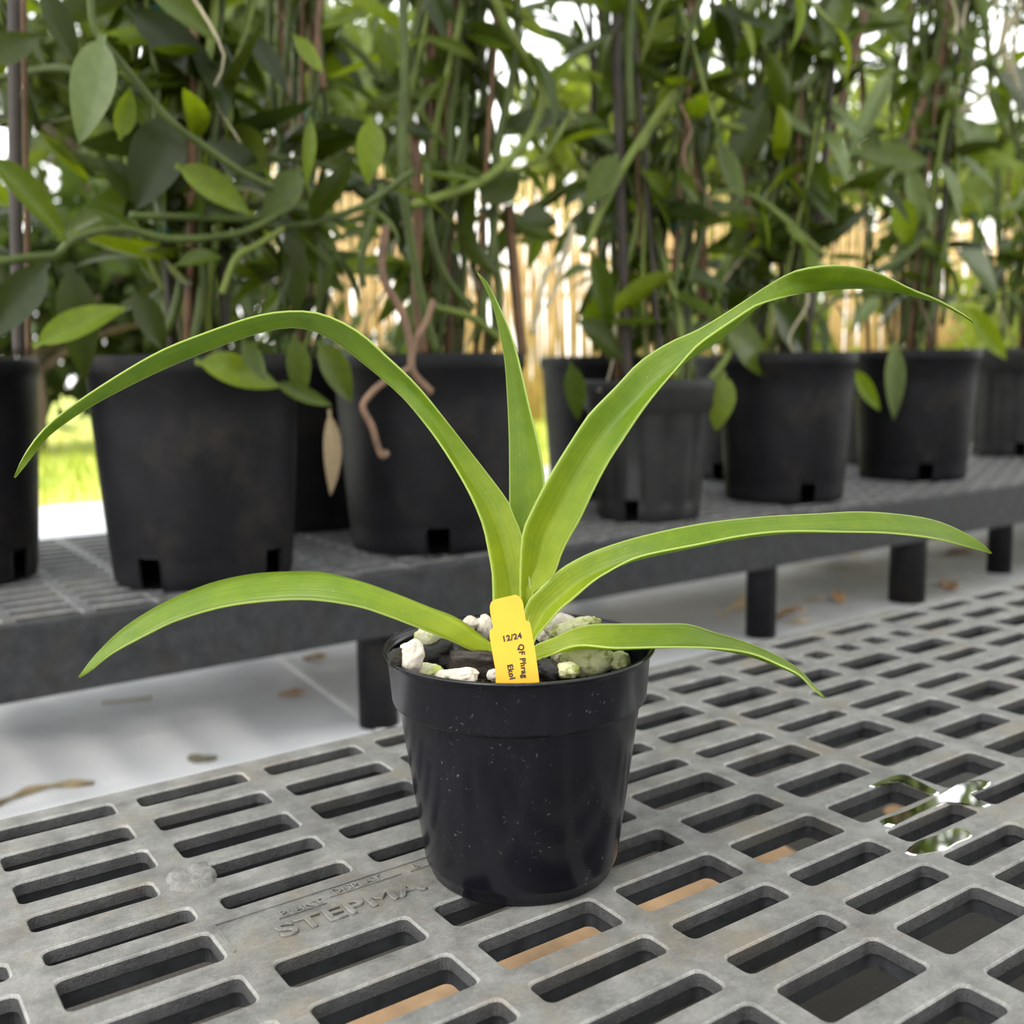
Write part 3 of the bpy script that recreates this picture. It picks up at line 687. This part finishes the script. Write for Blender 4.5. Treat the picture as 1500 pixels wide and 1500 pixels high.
def put_leaf(root, base, tipdir, nrm, L_, key, var, wscale=1.0):
    y = tipdir.normalized(); x = y.cross(nrm)
    if x.length < .05: x = y.cross(Vector((.3, .9, .2)))
    x.normalize(); z = x.cross(y)
    o = bpy.data.objects.new('leaf', LV[key][var]); COL.objects.link(o); o.parent = root
    b = base - root.location
    o.matrix_local = Matrix(((x.x * L_ * wscale, y.x * L_, z.x * L_, b.x), (x.y * L_ * wscale, y.y * L_, z.y * L_, b.y), (x.z * L_ * wscale, y.z * L_, z.z * L_, b.z), (0, 0, 0, 1)))
    return o
NP = [(.078, 0), (.083, 0), (.0855, .004), (.0865, .012), (.0872, .024), (.0878, .032), (.0884, .034), (.0925, .09), (.0965, .160), (.0985, .196), (.1010, .199), (.1022, .204), (.1020, .213), (.1005, .217)]
FP = [(.062, 0), (.066, 0), (.069, .005), (.0695, .02), (.0700, .026), (.0712, .030), (.076, .09), (.0800, .138), (.0812, .143), (.0850, .146), (.0850, .165), (.0868, .168), (.0872, .181), (.0862, .183)]
def scaled(p, k, kh): return [(r * k, z * kh) for r, z in p]
VINES = []
def vine_plant(name, c, kR, kH, fluted, label, seed, nst, hole_px=(), front=True, mixk='ddmmb', zmax=.80, nleaf=60, lean=(0, 0), darkcane=False):
    rs = random.Random(seed); root = tag(empty(name, (c[0], c[1], 0)), label, 'potted plant', 'potted vines on the rear bench')
    pr_ = scaled(FP if fluted else NP, kR, kH); Ht = pr_[-1][1]; Rt = pr_[-1][0]
    holes = []
    for (hx, hy) in hole_px:
        # angle on the pot wall seen at that pixel column
        best = min((abs((lambda p: 750 + F_PX * (p - CAM).dot(RT) / depth(p))(Vector((c[0] + pr_[2][0] * math.cos(a), c[1] + pr_[2][0] * math.sin(a), .015))) - hx), a)
                   for a in [i * .02 for i in range(315)] if (math.cos(a) * c[0] + math.sin(a) * c[1]) < -.02)
        holes.append((best[1], .135, .029))
    if not holes: holes = [(rs.uniform(0, 6.28), .15, .029)]
    me = pot_mesh(pr_, .0022, holes, 96, .0035 * kR if fluted else 0, 12, (.02, .142 * kH))
    link('pot', me, M_GPOT if fluted else M_NPOT, root)
    so = disc(Rt - .012, Ht - .018, .012, seed); so.materials.append(M_SOIL); link('soil', so, None, root)
    base = root.location
    cnt = 0
    for k in range(nst):
        a = rs.uniform(0, 6.28); r = rs.uniform(.01, .05) * kR
        b = Vector((r * math.cos(a), r * math.sin(a), Ht - .03)); t = Vector((b.x + lean[0] + rs.uniform(-.05, .05), b.y + lean[1] + rs.uniform(-.05, .05), zmax + rs.uniform(0, .12)))
        cane = MB(); cr_ = rs.uniform(.0026, .0046)
        cane.tube([b.lerp(t, i / 10) + Vector((noise.noise(Vector((i * .7, seed, k))) * .004, noise.noise(Vector((i * .7, k, seed))) * .004, 0)) for i in range(11)], [cr_ * (1 - .02 * i) for i in range(11)], 8)
        cn = cane.build('cane', M_CANED if (darkcane or rs.random() < .3) else M_CANE, root)
        if rs.random() < .6:
            q = b.lerp(t, rs.uniform(.2, .6)); tie = MB(); tie.tube([q + Vector((math.cos(i * .7) * .008, math.sin(i * .7) * .008, rs.uniform(-.001, .001))) for i in range(10)], .0014, 6); tie.build('tie', M_TIE, cn)
        # climbing stems
        for s_ in range(2 if rs.random() < .8 else 3):
            ph = rs.uniform(0, 6.28); rad = rs.uniform(.010, .032); pts = []; wob = rs.uniform(.5, 1.6)
            n = 15; z0 = rs.uniform(0, .1)
            for i in range(n):
                u = i / (n - 1); q = b.lerp(t, z0 + (1 - z0) * u); an = ph + u * wob * 5; rr_ = rad * (.4 + .9 * abs(math.sin(u * 7 + ph)))
                pts.append(q + Vector((math.cos(an) * rr_, math.sin(an) * rr_, 0)))
            sm = MB(); sm.tube(spline(pts, 40), rs.uniform(.0032, .0048), 8); sm.build('stem', M_VINE if rs.random() < .7 else M_VINE2, root)
            pts = spline(pts, 15)
            for i in range(2, 15):
                if rs.random() > nleaf / 60: continue
                p = pts[i] + base; side = 1 if i % 2 else -1; az = rs.uniform(-1, 1) * 1.2 + (0 if side > 0 else PI) - YAW + rs.choice((0, 0, .8, -.8))
                td = Vector((math.cos(az), math.sin(az), rs.uniform(-1.3, .6)))
                nr = Vector((rs.uniform(-.7, .7), rs.uniform(-1, .3), rs.uniform(.3, 1)))
                put_leaf(root, p, td, nr, rs.uniform(.07, .125), rs.choice(mixk), rs.randrange(5), rs.uniform(.8, 1.15)); cnt += 1
    # loose runners that loop out of the plant
    for k in range(2 + nst // 2):
        a = rs.uniform(0, 6.28); z = rs.uniform(Ht + .05, zmax * .9); ln = rs.uniform(.10, .26); sg = rs.choice((-1, 1)); az = (0 if sg > 0 else PI) - YAW + rs.uniform(-.7, .7)
        dr = Vector((math.cos(az), math.sin(az), 0)); p0 = Vector((math.cos(a) * .02, math.sin(a) * .02, z)); sag = rs.uniform(-.10, .12)
        pts = spline([p0, p0 + dr * ln * .35 + Vector((0, 0, sag * .8)), p0 + dr * ln * .7 + Vector((0, rs.uniform(-.03, .03), sag * .6)), p0 + dr * ln + Vector((0, 0, -sag * .6 - .03))], 24)
        sm = MB(); sm.tube(pts, rs.uniform(.0026, .004), 8); sm.build('stem', M_VINE if rs.random() < .5 else M_VINE2, root)
        for i in (5, 9, 13, 17, 20, 23):
            td = (pts[min(i + 1, 23)] - pts[i - 1]).normalized() + Vector((rs.uniform(-.8, .8), rs.uniform(-.8, .4), rs.uniform(-1.2, .5)))
            put_leaf(root, pts[i] + base, td, Vector((rs.uniform(-.6, .6), rs.uniform(-1, .2), rs.uniform(.3, 1))), rs.uniform(.05, .10), rs.choice(mixk), rs.randrange(5), rs.uniform(.8, 1.1)); cnt += 1
    # fine dry aerial roots
    for k in range(3):
        a = rs.uniform(0, 6.28); p = Vector((math.cos(a) * .05, math.sin(a) * .05, rs.uniform(Ht + .06, .6))); pts = [p]
        for i in range(5): p = p + Vector((rs.uniform(-.03, .03), rs.uniform(-.02, .02), -rs.uniform(.02, .05))); p.z = max(p.z, Ht - .012); pts.append(p)
        sm = MB(); sm.tube(spline(pts, 16), [.0022 - .0001 * i for i in range(16)], 6); sm.build('aerial_root', M_ROOT if rs.random() < .5 else M_ROOTP, root)
    VINES.append(root); return root
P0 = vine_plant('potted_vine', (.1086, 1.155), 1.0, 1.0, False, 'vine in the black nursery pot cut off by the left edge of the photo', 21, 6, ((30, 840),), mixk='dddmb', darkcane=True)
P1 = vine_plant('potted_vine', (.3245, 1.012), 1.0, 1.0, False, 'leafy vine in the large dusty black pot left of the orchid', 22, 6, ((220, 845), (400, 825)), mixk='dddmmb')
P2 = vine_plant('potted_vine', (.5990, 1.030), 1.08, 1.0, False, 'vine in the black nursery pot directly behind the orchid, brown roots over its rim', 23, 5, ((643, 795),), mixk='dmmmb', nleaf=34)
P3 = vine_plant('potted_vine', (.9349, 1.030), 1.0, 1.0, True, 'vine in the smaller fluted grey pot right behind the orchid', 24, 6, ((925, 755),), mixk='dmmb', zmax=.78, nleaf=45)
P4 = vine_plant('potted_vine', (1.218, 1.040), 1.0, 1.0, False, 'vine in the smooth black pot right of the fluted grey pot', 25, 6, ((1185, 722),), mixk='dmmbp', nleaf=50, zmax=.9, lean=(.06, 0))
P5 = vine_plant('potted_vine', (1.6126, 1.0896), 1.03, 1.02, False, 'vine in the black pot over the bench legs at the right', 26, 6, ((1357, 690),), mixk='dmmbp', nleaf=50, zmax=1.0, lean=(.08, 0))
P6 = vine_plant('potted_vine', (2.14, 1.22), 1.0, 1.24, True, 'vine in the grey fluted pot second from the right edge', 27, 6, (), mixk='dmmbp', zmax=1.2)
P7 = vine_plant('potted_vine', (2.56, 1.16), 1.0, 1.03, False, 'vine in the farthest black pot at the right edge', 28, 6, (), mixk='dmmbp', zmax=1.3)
# second row on the same bench
B1 = vine_plant('potted_vine', (.545, 1.265), .95, 1.0, False, 'dark potted vine in the second row, seen between the two left pots', 31, 4, (), mixk='dddm', zmax=.85, nleaf=40)
B2 = vine_plant('potted_vine', (.775, 1.265), .98, 1.0, True, 'grey potted vine in the second row behind the middle pot', 32, 4, (), mixk='ddmm', zmax=.85, nleaf=26)
B3 = vine_plant('potted_vine', (1.06, 1.27), 1.0, 1.0, False, 'potted vine in the second row behind the fluted pot', 33, 4, (), mixk='ddmm', zmax=.9, nleaf=34)
B4 = vine_plant('potted_vine', (1.40, 1.28), 1.0, 1.0, False, 'potted vine in the second row behind the two right black pots', 34, 4, (), mixk='ddmb', zmax=1.0, nleaf=40)
B5 = vine_plant('potted_vine', (1.80, 1.27), 1.0, 1.0, False, 'potted vine in the second row half hidden at the far right', 35, 4, (), mixk='dmmb', zmax=1.1, nleaf=40)

# leaves and runners of the vines that stand out in the photo: base px, tip px, plane Y, half width / length, shade
def hero(root, bx, by, tx, ty, Y, key, var=0, ws=1.0, face=.2, dY=0.0):
    p, q = at_y(bx, by, Y), at_y(tx, ty, Y + dY); td = q - p
    nr = (CAM - p).normalized() + Vector((face, 0, .5))
    put_leaf(root, p, td, nr, td.length, key, var, ws * .98)
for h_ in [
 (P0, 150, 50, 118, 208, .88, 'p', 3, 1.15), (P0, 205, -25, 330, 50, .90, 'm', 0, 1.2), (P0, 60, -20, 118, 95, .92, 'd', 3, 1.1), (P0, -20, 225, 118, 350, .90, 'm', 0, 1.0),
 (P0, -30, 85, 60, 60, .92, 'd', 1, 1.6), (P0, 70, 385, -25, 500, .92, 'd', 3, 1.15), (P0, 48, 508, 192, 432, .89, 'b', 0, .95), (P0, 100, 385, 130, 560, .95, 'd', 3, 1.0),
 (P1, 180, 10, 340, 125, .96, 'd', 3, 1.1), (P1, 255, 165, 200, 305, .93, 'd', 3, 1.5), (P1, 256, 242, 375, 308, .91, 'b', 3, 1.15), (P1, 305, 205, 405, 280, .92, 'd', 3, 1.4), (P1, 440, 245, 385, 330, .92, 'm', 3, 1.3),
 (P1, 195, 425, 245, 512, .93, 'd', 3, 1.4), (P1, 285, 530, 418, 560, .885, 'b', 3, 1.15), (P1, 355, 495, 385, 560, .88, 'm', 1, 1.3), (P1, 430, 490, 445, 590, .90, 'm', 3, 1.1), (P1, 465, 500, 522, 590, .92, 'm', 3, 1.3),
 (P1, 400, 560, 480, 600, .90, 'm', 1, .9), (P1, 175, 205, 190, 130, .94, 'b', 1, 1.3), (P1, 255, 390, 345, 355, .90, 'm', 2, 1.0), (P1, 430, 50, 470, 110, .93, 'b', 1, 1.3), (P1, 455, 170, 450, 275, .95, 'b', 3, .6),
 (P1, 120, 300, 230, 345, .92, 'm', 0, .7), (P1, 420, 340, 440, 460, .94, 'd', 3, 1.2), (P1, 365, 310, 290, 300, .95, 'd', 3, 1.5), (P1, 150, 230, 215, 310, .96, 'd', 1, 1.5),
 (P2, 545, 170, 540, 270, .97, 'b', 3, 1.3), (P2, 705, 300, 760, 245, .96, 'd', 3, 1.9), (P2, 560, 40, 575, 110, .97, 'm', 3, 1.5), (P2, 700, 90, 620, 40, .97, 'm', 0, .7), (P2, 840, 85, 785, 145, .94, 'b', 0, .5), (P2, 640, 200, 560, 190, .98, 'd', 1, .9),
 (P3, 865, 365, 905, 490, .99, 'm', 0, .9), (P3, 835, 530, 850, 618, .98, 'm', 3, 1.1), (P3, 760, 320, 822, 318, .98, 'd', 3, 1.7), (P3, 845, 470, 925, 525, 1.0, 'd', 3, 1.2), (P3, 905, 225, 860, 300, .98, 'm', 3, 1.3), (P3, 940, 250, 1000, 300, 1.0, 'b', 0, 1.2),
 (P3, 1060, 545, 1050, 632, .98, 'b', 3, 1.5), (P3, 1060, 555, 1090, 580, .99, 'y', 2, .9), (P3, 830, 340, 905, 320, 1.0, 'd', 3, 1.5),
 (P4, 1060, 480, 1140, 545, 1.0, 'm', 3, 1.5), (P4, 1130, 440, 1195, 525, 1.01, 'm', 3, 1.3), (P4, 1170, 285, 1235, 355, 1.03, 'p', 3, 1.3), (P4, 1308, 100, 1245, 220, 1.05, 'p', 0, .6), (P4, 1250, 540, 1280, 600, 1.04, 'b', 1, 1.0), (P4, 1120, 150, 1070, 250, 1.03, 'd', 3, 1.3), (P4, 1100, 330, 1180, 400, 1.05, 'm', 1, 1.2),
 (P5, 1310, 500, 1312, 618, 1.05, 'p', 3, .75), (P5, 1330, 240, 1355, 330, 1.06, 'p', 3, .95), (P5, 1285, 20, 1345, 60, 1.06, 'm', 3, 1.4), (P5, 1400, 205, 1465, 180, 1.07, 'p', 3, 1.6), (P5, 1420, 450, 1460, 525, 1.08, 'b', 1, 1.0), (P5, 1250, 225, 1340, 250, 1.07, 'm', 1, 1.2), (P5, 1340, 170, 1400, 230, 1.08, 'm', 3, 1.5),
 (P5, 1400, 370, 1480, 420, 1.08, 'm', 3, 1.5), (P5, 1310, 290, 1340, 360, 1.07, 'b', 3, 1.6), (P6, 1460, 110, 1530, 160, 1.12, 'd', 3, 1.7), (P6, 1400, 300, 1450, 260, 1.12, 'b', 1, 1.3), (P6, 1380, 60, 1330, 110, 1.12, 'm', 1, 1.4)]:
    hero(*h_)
def runner(root, pts, Y, r_px, m_, name='stem'):
    P = [at_y(x, y, Y) - root.location for x, y in pts]; k = depth(P[0] + root.location) / F_PX
    sm = MB(); sm.tube(spline(P, 40), r_px * k, 8); return sm.build(name, m_, root)
for r_ in [
 (P0, [(132, -10), (140, 45), (180, 95), (225, 150), (262, 188), (300, 215), (350, 250), (400, 275)], .895, 6, M_VINE),
 (P1, [(190, 316), (280, 318), (370, 320), (430, 306), (505, 325)], .93, 6, M_VINE), (P0, [(85, 372), (110, 350), (175, 335), (250, 350), (330, 345), (375, 332), (430, 300)], .92, 6, M_VINE), (P1, [(415, 335), (375, 360), (345, 378), (325, 430)], .92, 5, M_VINE2),
 (P0, [(-10, 385), (40, 378), (85, 375)], .93, 7, M_VINE), (P1, [(215, 25), (230, 130), (215, 260)], .97, 6, M_VINE),
 (P2, [(722, -10), (745, 45), (778, 95), (795, 130), (785, 180), (755, 225), (708, 264), (655, 285), (600, 302)], .95, 7, M_VINE2), (P2, [(590, -10), (592, 120), (588, 250), (600, 340), (618, 440), (640, 520)], .95, 7, M_VINE), (P2, [(625, 240), (630, 330), (650, 400), (690, 455)], .96, 6, M_VINE), (P2, [(560, 270), (545, 320), (530, 380), (532, 420)], .95, 5, M_VINE), (P2, [(635, 450), (690, 465), (730, 495)], .96, 6, M_VINE2),
 (P2, [(495, 50), (530, 80), (560, 120)], .97, 6, M_VINE), (P3, [(925, 0), (922, 90), (925, 180)], .99, 6, M_VINE), (P3, [(990, 130), (925, 225), (880, 310), (855, 370)], .99, 6, M_VINE2), (P3, [(1000, 130), (960, 180), (935, 220)], .99, 5, M_VINE2), (P3, [(1030, 270), (1030, 330), (1000, 400), (960, 440)], 1.0, 6, M_VINE),
 (P3, [(840, 330), (825, 380), (800, 400), (780, 490)], .99, 4, M_ROOTP), (P3, [(830, 350), (815, 420), (800, 450)], 1.0, 3, M_ROOTP), (P4, [(985, 140), (1050, 180), (1120, 200), (1200, 260)], 1.04, 6, M_VINE2), (P4, [(1080, 500), (1050, 545), (1040, 555)], 1.0, 5, M_VINE2),
 (P5, [(1440, -10), (1450, 100), (1455, 150), (1485, 215)], 1.08, 5, M_VINE2), (P5, [(1370, 310), (1330, 370), (1280, 400)], 1.07, 6, M_VINE), (P5, [(1475, 20), (1460, 90), (1440, 140), (1400, 165)], 1.08, 4, M_ROOTP), (P5, [(1495, 5), (1470, 60), (1480, 110)], 1.08, 4, M_ROOTP),
 (P1, [(470, -10), (465, 60), (475, 130)], .97, 5, M_CANE, 'cane'), (P4, [(1275, -10), (1240, 120), (1205, 250), (1200, 380)], 1.06, 6, M_CANE, 'cane'), (P5, [(1385, 90), (1345, 170), (1330, 260)], 1.09, 6, M_CANE, 'cane'), (P4, [(1070, 220), (1095, 300), (1105, 340)], 1.05, 6, M_CANE, 'cane'),
 (P0, [(20, -10), (22, 250), (28, 520)], .99, 9, M_CANED, 'cane'), (P0, [(34, -10), (38, 250), (42, 520)], 1.0, 4, M_CANE, 'cane'), (P2, [(606, 180), (612, 300), (610, 420), (620, 520)], .985, 8, M_CANE, 'cane'), (P2, [(745, 300), (755, 420), (765, 520)], 1.0, 8, M_CANE, 'cane'), (P3, [(903, 0), (908, 250), (920, 560)], 1.02, 8, M_CANED, 'cane'), (P4, [(1015, 60), (1025, 300), (1030, 470)], 1.1, 9, M_CANE, 'cane')]:
    runner(*r_)
for pts_ in ([(1390, -10), (1402, 30), (1392, 70)], [(1420, -10), (1410, 40), (1425, 95), (1415, 130)], [(1452, -10), (1462, 30), (1450, 60)], [(1480, -10), (1490, 40), (1482, 85), (1492, 130)], [(1205, 60), (1190, 110), (1175, 150)], [(1160, 90), (1150, 140), (1140, 165)]):
    runner(P5, pts_, 1.06, 2.6, M_ROOTP, 'aerial_root')
runner(P2, [(566, 330), (560, 400), (590, 460), (602, 510), (605, 545), (632, 575)], .905, 6, M_ROOT, 'aerial_root')
runner(P2, [(635, 440), (625, 470), (608, 500), (602, 530)], .905, 5, M_ROOT, 'aerial_root')
runner(P2, [(600, 540), (562, 560), (536, 585), (532, 600), (545, 625), (552, 650), (560, 668), (568, 662)], .895, 5, M_ROOT, 'aerial_root')
# dead leaf hanging between the two left pots
hero(P1, 482, 600, 492, 735, 1.02, 'y', 0, .7)

# ---------------------------------------------------------------- ground litter
def litter(x, y, wpx, rz, m_, label, seed, key=3, arch=.35):
    c = at_z(x, y, GZ); L_ = wpx * depth(c) / F_PX; rs = random.Random(seed)
    v, f = vine_leaf_mesh(.24, .9, .5, 0); v = [Vector(p) for p in v]
    v = [Vector((p.x * L_ + .002 * noise.noise(p * 5 + Vector((seed, 0, 0))), (p.y - .5) * L_, abs(p.z + .25) * L_ * arch + .003 * noise.noise(p * 4 + Vector((0, seed, 0))))) for p in v]
    R = Matrix.Rotation(rz, 3, 'Z'); v = [R @ p for p in v]; zm = min(p.z for p in v); v = [p - Vector((0, 0, zm)) for p in v]
    o = link('dry_leaf', mesh_from('dry_leaf', v, f), m_, None, c + Vector((0, 0, .0005))); so = o.modifiers.new('t', 'SOLIDIFY'); so.thickness = .0008; so.offset = 1
    return tag(o, label, 'leaf', 'dry leaves on the ground')
litter(425, 1020, 50, .9, M_DRY, 'tan dry leaf on the cloth beside the pale seam', 1)
litter(458, 966, 46, .8, M_DRY, 'tan dry leaf between the pale seam and a bench leg', 2)
litter(1070, 908, 60, .5, M_DRYP, 'pale crumpled leaf left of the second visible bench leg', 3, arch=1.3)
litter(1088, 893, 46, 1.9, M_DRYP, 'straw coloured leaf leaning behind the second visible bench leg', 4, arch=1.2)
litter(1152, 908, 58, .2, M_DRY, 'brown curled leaf right of the second visible bench leg', 5, arch=1.1)
litter(1170, 914, 40, 1.2, M_DRYP, 'cream leaf nearest the front bench among the litter', 6)
litter(1190, 879, 36, .4, M_DRYP, 'small pale leaf on the grey cloth midway between two legs', 7)
litter(1228, 882, 44, 2.6, M_DRY, 'tan leaf pointing toward the thick bench leg', 8, arch=.9)
litter(1251, 814, 20, .3, simple('yellow_leaf', (.62, .46, .12), .7, .2), 'small yellow leaf under the rear bench', 9)
litter(1455, 828, 26, .3, simple('orange_leaf', (.50, .19, .10), .7, .2), 'reddish leaf in front of the farthest bench leg', 10, arch=1.4)
litter(1400, 812, 60, .9, simple('brown_leaf', (.16, .09, .05), .8, .3), 'dark brown leaf on the ground near the farthest leg', 11)
litter(1390, 862, 60, 2.2, simple('brown_leaf', (.20, .11, .06), .8, .3), 'dark brown leaf at the edge of the front bench, right', 12)
litter(1320, 1195, 70, .5, M_DRY, 'small tan leaf under the wet part of the bench', 18, arch=.25)
bd = MB(); bd.box((0, 0, .009), (.40, .105, .018), Matrix.Rotation(-.06, 3, 'Z'))
tag(bd.build('wooden_board', simple('raw_board', (.46, .29, .16), .75, .3, 25, .3), None, (.372, .464, GZ), smooth=False, bevel=.002), 'tan board on the ground glimpsed through the slots around the small pot', 'board')
tw = MB(); P = [at_z(x, y, GZ) + Vector((0, 0, .003)) for x, y in ((-30, 1192), (5, 1178), (45, 1162), (85, 1154), (138, 1151))]
tw.tube(spline(P, 20), [.0028 + .0012 * math.sin(i * .9) for i in range(20)], 8); tag(tw.build('twig', simple('twig_bark', (.20, .15, .08), .8, .4)), 'crooked brown twig lying on the pale cloth at the left edge', 'twig')
tw = MB(); P = [at_z(x, y, GZ) + Vector((0, 0, .002)) for x, y in ((150, 1031), (185, 1028), (222, 1024))]
tw.tube(spline(P, 10), .002, 6); tag(tw.build('twig', simple('pale_bark', (.42, .38, .30), .8, .3)), 'thin pale twig on the cloth under the rear bench', 'twig')
tw = MB(); P = [at_z(x, y, GZ) + Vector((0, 0, .003)) for x, y in ((276, 1114), (295, 1116), (318, 1114))]
tw.tube(spline(P, 8), [.002, .004, .005, .005, .004, .004, .003, .002], 6); tag(tw.build('twig', simple('dark_bark', (.10, .09, .06), .8, .3)), 'short dark twig on the cloth near the front bench', 'twig')

# ---------------------------------------------------------------- far background
M_REED = simple('dry_reed', (.55, .37, .16), .8, .35, 9)
rs = random.Random(40)
def reed_fence(xa, xb, Y, h, label, dens):
    mb = MB(); n = int((xb - xa) * dens)
    for i in range(n):
        x = xa + (xb - xa) * (i + rs.random()) / n; y = Y + rs.uniform(-.03, .03); hh = h * rs.uniform(.8, 1.1); lx = rs.gauss(0, .06)
        mb.tube([(x, y, GZ), (x + lx * .5, y, GZ + hh / 2), (x + lx, y + rs.uniform(-.05, .05), GZ + hh)], [.014, .012, .006], 5)
    root = tag(empty('reed_fence', ((xa + xb) / 2, Y, GZ)), label, 'fence')
    o = mb.build('reed_panel', M_REED, root, smooth=True); child_local(o, root)
    rl = MB(); rl.tube([(xa, Y + .045, GZ + h * .55), (xb, Y + .045, GZ + h * .55)], .015, 6); o = rl.build('rail', M_CANE, root); child_local(o, root)
    return root
reed_fence(2.4, 11.5, 5.9, 1.6, 'sunlit dry reed fence beyond the lawn', 60)
M_T1 = leaf_material('tree_leaf_light', (.16, .20, .035), (.16, .20, .035), (1.5, 1.5, .6), .5, .5)
M_T2 = leaf_material('tree_leaf_mid', (.085, .115, .025), (.085, .115, .025), (1.6, 1.7, .6), .45, .5)
M_T3 = leaf_material('tree_leaf_dark', (.04, .06, .015), (.04, .06, .015), (1.6, 1.8, .6), .4, .5)
M_TRUNK = simple('tree_bark', (.12, .085, .06), .9, .4, 8, .5)
def tree(name, c, cz, rad, n, ls, m_, label, seed, cat='tree'):
    rs = random.Random(seed); root = tag(empty(name, (c[0], c[1], GZ)), label, cat, 'trees beyond the lawn')
    tr = MB(); tr.tube(spline([(0, 0, 0), (rs.uniform(-.1, .1), rs.uniform(-.1, .1), (cz - GZ) * .5), (0, 0, cz - GZ)], 10), [.07 - .004 * i for i in range(10)], 8)
    for k in range(6):
        a = rs.uniform(0, 6.28); z = (cz - GZ) * rs.uniform(.5, .95); tr.tube(spline([(0, 0, z), (math.cos(a) * rad[0] * .3, math.sin(a) * rad[1] * .3, z + .2), (math.cos(a) * rad[0] * .75, math.sin(a) * rad[1] * .75, z + rad[2] * .5)], 8), [.03 - .003 * i for i in range(8)], 5)
    tr.build('trunk', M_TRUNK, root)
    mb = MB()
    cl = [Vector((rs.gauss(0, .5) * rad[0], rs.gauss(0, .5) * rad[1], rs.gauss(0, .5) * rad[2])) for _ in range(26)]
    for i in range(n):
        q = rs.choice(cl); p = q + Vector((rs.gauss(0, .17) * rad[0], rs.gauss(0, .17) * rad[1], rs.gauss(0, .17) * rad[2])) + Vector((0, 0, cz - GZ))
        if p.z < .02: continue
        L_ = ls * rs.uniform(.6, 1.3); d = Vector((rs.gauss(0, 1), rs.gauss(0, 1), rs.gauss(-.5, .8))).normalized(); x = d.cross(Vector((rs.gauss(0, 1), rs.gauss(0, 1), rs.gauss(0, 1)))).normalized() * L_ * .24; nn = d.cross(x).normalized() * L_ * .06
        mb.add([p, p + d * L_ * .45 + x + nn, p + d * L_, p + d * L_ * .45 - x + nn, p + d * L_ * .5], [(0, 1, 4), (1, 2, 4), (2, 3, 4), (3, 0, 4)])
    mb.build('foliage', m_, root)
    return root
tree('tree', (2.2, 8.0), 2.1, (1.5, .6, 1.15), 3600, .24, M_T2, 'leafy green tree behind the vines at the upper left', 51)
tree('tree', (5.2, 10.4), 2.9, (2.0, .7, 1.3), 3600, .24, M_T2, 'leafy tree behind the middle of the vine row', 52)
tree('tree', (7.2, 8.0), 2.3, (1.7, .6, 1.15), 3600, .26, M_T1, 'light green tree behind the fluted grey pot', 53)
tree('tree', (12.0, 10.2), 2.9, (2.3, .7, 1.5), 3600, .27, M_T1, 'yellow green tree at the upper right', 54)
tree('tree', (14.2, 7.6), 2.3, (2.0, .6, 1.3), 3600, .28, M_T1, 'pale green tree at the far right behind everything', 55)
tree('shrub', (5.4, 4.9), .45, (1.0, .5, .45), 1000, .14, M_T2, 'bushy shrub on the lawn in front of the reed fence', 56, 'shrub')
tree('shrub', (8.7, 5.0), .5, (1.2, .5, .5), 1100, .15, M_T1, 'light green shrub on the lawn at the right', 57, 'shrub')
tree('shrub', (.95, 5.5), .45, (1.2, .4, .62), 4200, .16, M_T3, 'dark shrub on the lawn at the left', 58, 'shrub')
tree('tree', (-1.4, 10.4), 2.2, (1.5, .5, 1.5), 3000, .22, M_T3, 'dark green tree behind the fence at the far left', 59)
